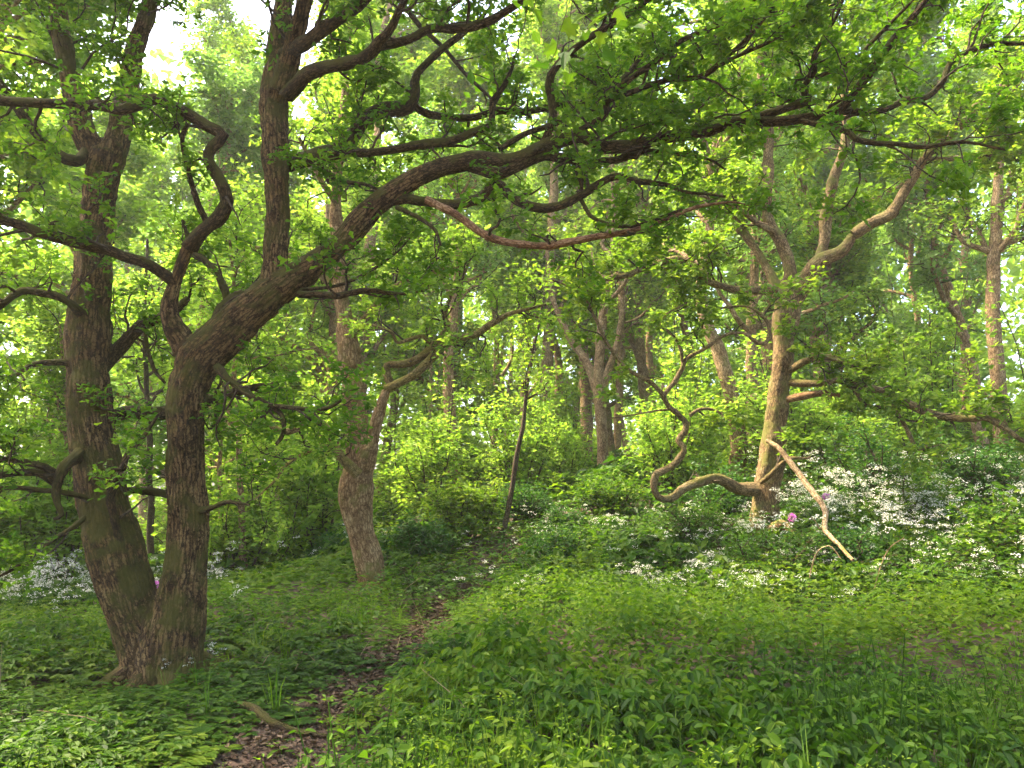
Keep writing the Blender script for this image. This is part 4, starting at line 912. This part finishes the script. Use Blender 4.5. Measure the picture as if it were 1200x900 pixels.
def scatter(y0, y1, dens, margin=1.2):
    """uniform positions over the view wedge between two depths"""
    half = lambda y: .66 * y * 1.08 + margin
    n = int(dens * (half(y0) + half(y1)) * (y1 - y0)); Yy = rng.uniform(y0, y1, int(n * 1.6)); keep = rng.random(len(Yy)) < half(Yy) / half(y1); Yy = Yy[keep][:n]
    return rng.uniform(-1, 1, len(Yy)) * half(Yy), Yy
oakxy = TREE_BASES[0][:2]
def clear(x, y, pd=.0, prob=.06):
    d = path_dist(x, y) + (n2(x, y, 4, 5) - .5) * .22
    ok = (d > pd) | (rng.random(len(x)) < prob)
    ok &= np.hypot(x - oakxy[0], y - oakxy[1]) > .33
    for b in TREE_BASES[1:3]: ok &= np.hypot(x - b[0], y - b[1]) > .25
    return ok
NET = [nettle(6, .42, .052) for _ in range(8)]; NETB = [nettle(5, .3, .054, 'long') for _ in range(5)]
NETM = [nettle(6, .4, .064, 'rhomb', False) for _ in range(8)]
NETF = [nettle(4, .36, .12, 'rhomb', False) for _ in range(5)]
HERB = [herb(6, .22, .056, 'oval') for _ in range(5)]; FERN = [fern() for _ in range(5)]; BL = [blades() for _ in range(5)]
HERBM = [herb(5, .24, .068) for _ in range(6)]
HERBF = [herb(4, .3, .16) for _ in range(5)]
gn, gh, gf, gb = Geo(), Geo(), Geo(), Geo()
for y0, y1, dn in [(2.6, 5.5, 150), (5.5, 9.5, 106), (9.5, 14, 40)]:
    x, y = scatter(y0, y1, dn); ok = clear(x, y); x, y = x[ok], y[ok]
    hol = (n2(x, y, 1.7, 90) < .05) & (rng.random(len(x)) < .8); x, y = x[~hol], y[~hol]
    sp1 = n2(x, y, .55, 41) + .6 * (n2(x, y, 2.2, 42) - .5); left = (x < -1.3 + .4 * (n2(x, y, 1, 3) - .5)) & (y < 8)
    rough = (y > 8.6 + .6 * (n2(x, y, .8, 7) - .5)) & (x > 1.2)
    isn = (~left & ~rough & (sp1 > .38)) | (left & (sp1 > .62)) | (rough & (sp1 > .66))
    isf = ~isn & (rng.random(len(x)) < np.where(left, .3, .08))
    ish = ~isn & ~isf
    hgt = .42 + .85 * n2(x, y, .7, 17) + .7 * n2(x, y, 2.1, 18)
    hgt = hgt * np.clip(.45 + path_dist(x, y) * .9, .4, 1)
    hgt = hgt * np.where(x < -.8, .78, 1) * np.clip(.35 + np.hypot(x - oakxy[0] - .2, y - oakxy[1] + .9) * .35, .5, 1)
    s = rng.uniform(.75, 1.2, len(x))
    lod = NET + NETB if y1 < 6 else NETM if y1 < 10 else NETF
    place(gn, lod, x[isn], y[isn], s[isn] * (1 if y1 < 10 else 1.0), hgt[isn])
    place(gf, FERN, x[isf], y[isf], s[isf] * .9, hgt[isf])
    place(gh, HERB if y1 < 6 else HERBM if y1 < 10 else HERBF, x[ish], y[ish], s[ish] * (1 if y1 < 10 else .8), hgt[ish] * 1.2)
x, y = scatter(14, 30, 7.5, 2); s = rng.uniform(.9, 1.5, len(x)); pick = n2(x, y, .4, 23) > .5
place(gn, NETF, x[pick], y[pick], s[pick] * 1.3); place(gh, HERBF, x[~pick], y[~pick], s[~pick] * 1.6)
x, y = scatter(30, 52, 1.6, 3); place(gh, HERBF, x, y, rng.uniform(2.5, 4, len(x)))
# grass tufts at the bottom of the frame and along the path
x, y = scatter(2.6, 5.2, 14); ok = clear(x, y, .05, .3) & (x > -.6); place(gb, BL, x[ok], y[ok], rng.uniform(.7, 1.3, ok.sum()))
x, y = scatter(5.2, 10, 3); ok = clear(x, y, .0, .3); place(gb, BL, x[ok], y[ok], rng.uniform(.7, 1.2, ok.sum()))
setting("nettles", gn, M['leaf_nettle'], "tint", 'stuff', False)
setting("ferns", gf, M['leaf_herb'], "tint", 'stuff', False)
setting("herbs", gh, M['leaf_herb'], "tint", 'stuff', False)
setting("grass", gb, M['leaf_nettle'], "tint", 'stuff', False)

# brambles on the bank: arching canes with three-part leaves
def bramble():
    p = Proto(); A, D, N, Ls, tt = [], [], [], [], []
    for k in range(3):
        a = rng.uniform(0, 2 * pi); e = np.array([math.cos(a), math.sin(a), 0]); ln = rng.uniform(.35, .8); hh = rng.uniform(.3, .7)
        f = lambda t: e * ln * t + np.array([0, 0, hh * (2.2 * t - 1.6 * t * t)])
        stem(p, [f(0), f(.35), f(.7), f(1)], .004, .1)
        for b in range(7):
            t = .12 + .88 * b / 6; q0 = f(t); a2 = a + rng.choice([-1, 1]) * rng.uniform(.5, 1.5)
            for da in (-.9, 0, .9):
                A.append(q0); D.append(np.array([math.cos(a2 + da), math.sin(a2 + da), .1 + .3 * rng.normal()])); N.append(np.array([0, 0, 1]) + .35 * rng.normal(size=3)); Ls.append(.062 * rng.uniform(.7, 1.25)); tt.append(.45 + .25 * rng.normal())
    leaves(p.g, np.array(A), np.array(D), np.array(N), np.array(Ls), 'rhomb', np.array(tt)); return p.done()
BR = [bramble() for _ in range(6)]; gbr = Geo()
x, y = scatter(7.5, 17, 11); z_ = n2(x, y, .7, 61); ok = clear(x, y, .15, 0) & (x > -1.5) & (z_ > .33) & ((y > 9.2) | (x > 2.5)); x, y, z_ = x[ok], y[ok], z_[ok]
place(gbr, BR, x, y, rng.uniform(.7, 1.2, len(x)), .6 + 1.1 * (z_ - .4) + np.clip((x - 2) * .14, 0, .8))
setting("brambles", gbr, M['leaf_bramble'], "tint", 'stuff', False)

# white flowers
UM = [umbel() for _ in range(5)]
gw, gs = Geo(), Geo()
patches = [(1105, 650, 10.4, 1.3, .6, 125, 1.2), (1050, 612, 11.4, .9, .5, 70, 1.4), (1150, 600, 12.0, 1.6, .6, 90, 1.2), (1160, 720, 8.8, .8, .6, 36, .9), (870, 705, 9.2, .9, .5, 60, .75), (990, 715, 8.8, 1.1, .4, 80, .75), (820, 690, 10, .9, .5, 70, .7),
           (60, 735, 10.2, 1.2, .9, 260, .9), (20, 720, 11.5, 1.3, .8, 150, 1.0), (640, 650, 12.6, .9, .4, 40, .7), (780, 660, 11.6, 1.0, .4, 50, .7), (930, 670, 10.6, .7, .4, 60, .8), (1090, 575, 14, 1.6, .6, 110, 1.3), (1190, 775, 6.9, .3, .4, 14, .7),
           (700, 640, 13, 1.2, .5, 40, .7), (340, 700, 14, 2.0, 1.0, 50, .9), (200, 700, 12, 1.5, 1.2, 40, .9), (1180, 700, 8.7, .5, .5, 25, .9), (790, 720, 8.8, .8, .5, 30, .6), (190, 800, 6.3, .9, .3, 8, .5), (1010, 640, 11.2, .6, .4, 60, 1.0)]
for px, py, Y, rx, ry, n, sc in patches:
    n = int(n * .68)
    q = P(px, py, Y)[0]; x = q[0] + rng.normal(size=n * 3) * rx * .8; y = q[1] + rng.normal(size=n * 3) * ry * 1.2
    o_ = np.argsort(-n2(x, y, 2.6, 77))[:n]; x, y = x[o_], y[o_]
    SCL = rng.uniform(.65, 1.15, n); st = rng.bit_generator.state
    place(gw, [u[0] for u in UM], x, y, sc * SCL); rng.bit_generator.state = st
    place(gs, [u[1] for u in UM], x, y, sc * SCL)
setting("white_flowers", gw, M['petal'], "tint", 'stuff', False)
setting("flower_stalks", gs, M['leaf_herb'], "tint", 'stuff', False)

# dead leaves on path and bare ground; dry stalks
g = Geo()
n = 16000; k = rng.integers(0, len(PT), n); off = rng.normal(size=(n, 2)) * (PW[k] * .75)[:, None]; q = PT[k] + off
x, y = scatter(4, 16, 45); x = np.concatenate([q[:, 0], x]); y = np.concatenate([q[:, 1], y]); m = len(x)
A = np.stack([x, y, H(x, y) + .025], -1); D = rng.normal(size=(m, 3)) * np.array([1, 1, .25]); N = np.array([0, 0, 1]) + .35 * rng.normal(size=(m, 3))
leaves(g, A, D, N, rng.uniform(.02, .06, m), 'rhomb', rng.uniform(0, 1, m) ** 1.3)
setting("leaf_litter", g, M['leaf_brown'], "tint", 'stuff', False)
g = Geo(); x, y = scatter(3.5, 14, 1.1); m = len(x); L = rng.uniform(.25, .7, m); d = norm(np.stack([rng.normal(size=m), rng.normal(size=m), rng.uniform(.1, 1.4, m)], -1))
A = np.stack([x, y, H(x, y) + .03], -1)
Pt = np.stack([A, A + d * L[:, None] * .5, A + d * L[:, None] + np.array([0, 0, -.08])], 1)
gg = Geo(); tubes(gg, Pt, np.tile(np.array([[.004, .003, .0015]]), (m, 1)), 3); g.add(gg.V[0], gg.Fc, np.full(len(gg.V[0]), .5))
setting("dry_stalks", g, M['straw'], "tint", 'stuff', False)

tris = sum(len(m_.loops) - 2 * len(m_.polygons) for m_ in bpy.data.meshes)
print("TRIS(mesh data):", tris, "objects", len(bpy.data.objects))
for o_ in sorted({o.data for o in bpy.data.objects if o.type == 'MESH'}, key=lambda m_: -(len(m_.loops) - 2 * len(m_.polygons)))[:14]:
    print("   ", o_.name, len(o_.loops) - 2 * len(o_.polygons))



# ------------------------------------------------------------------ air
hz = bpy.data.meshes.new("haze"); x0, x1, y0, y1, z0, z1 = -175, 175, -60, 180, -12, 46
hz.from_pydata([(x, y, z) for z in (z0, z1) for y in (y0, y1) for x in (x0, x1)], [], [(0, 2, 3, 1), (4, 5, 7, 6), (0, 1, 5, 4), (2, 6, 7, 3), (0, 4, 6, 2), (1, 3, 7, 5)])
hm = bpy.data.materials.new("haze"); hm.use_nodes = True; hn = hm.node_tree; hn.nodes.clear()
ho = hn.nodes.new("ShaderNodeOutputMaterial"); pv = hn.nodes.new("ShaderNodeVolumePrincipled")
pv.inputs["Color"].default_value = (.95, .95, .88, 1); pv.inputs["Density"].default_value = .0009; pv.inputs["Anisotropy"].default_value = .3
hn.links.new(pv.outputs[0], ho.inputs[1]); hz.materials.append(hm)
o = obj("haze", hz); o['kind'] = 'stuff'
S.cycles.volume_bounces = 1
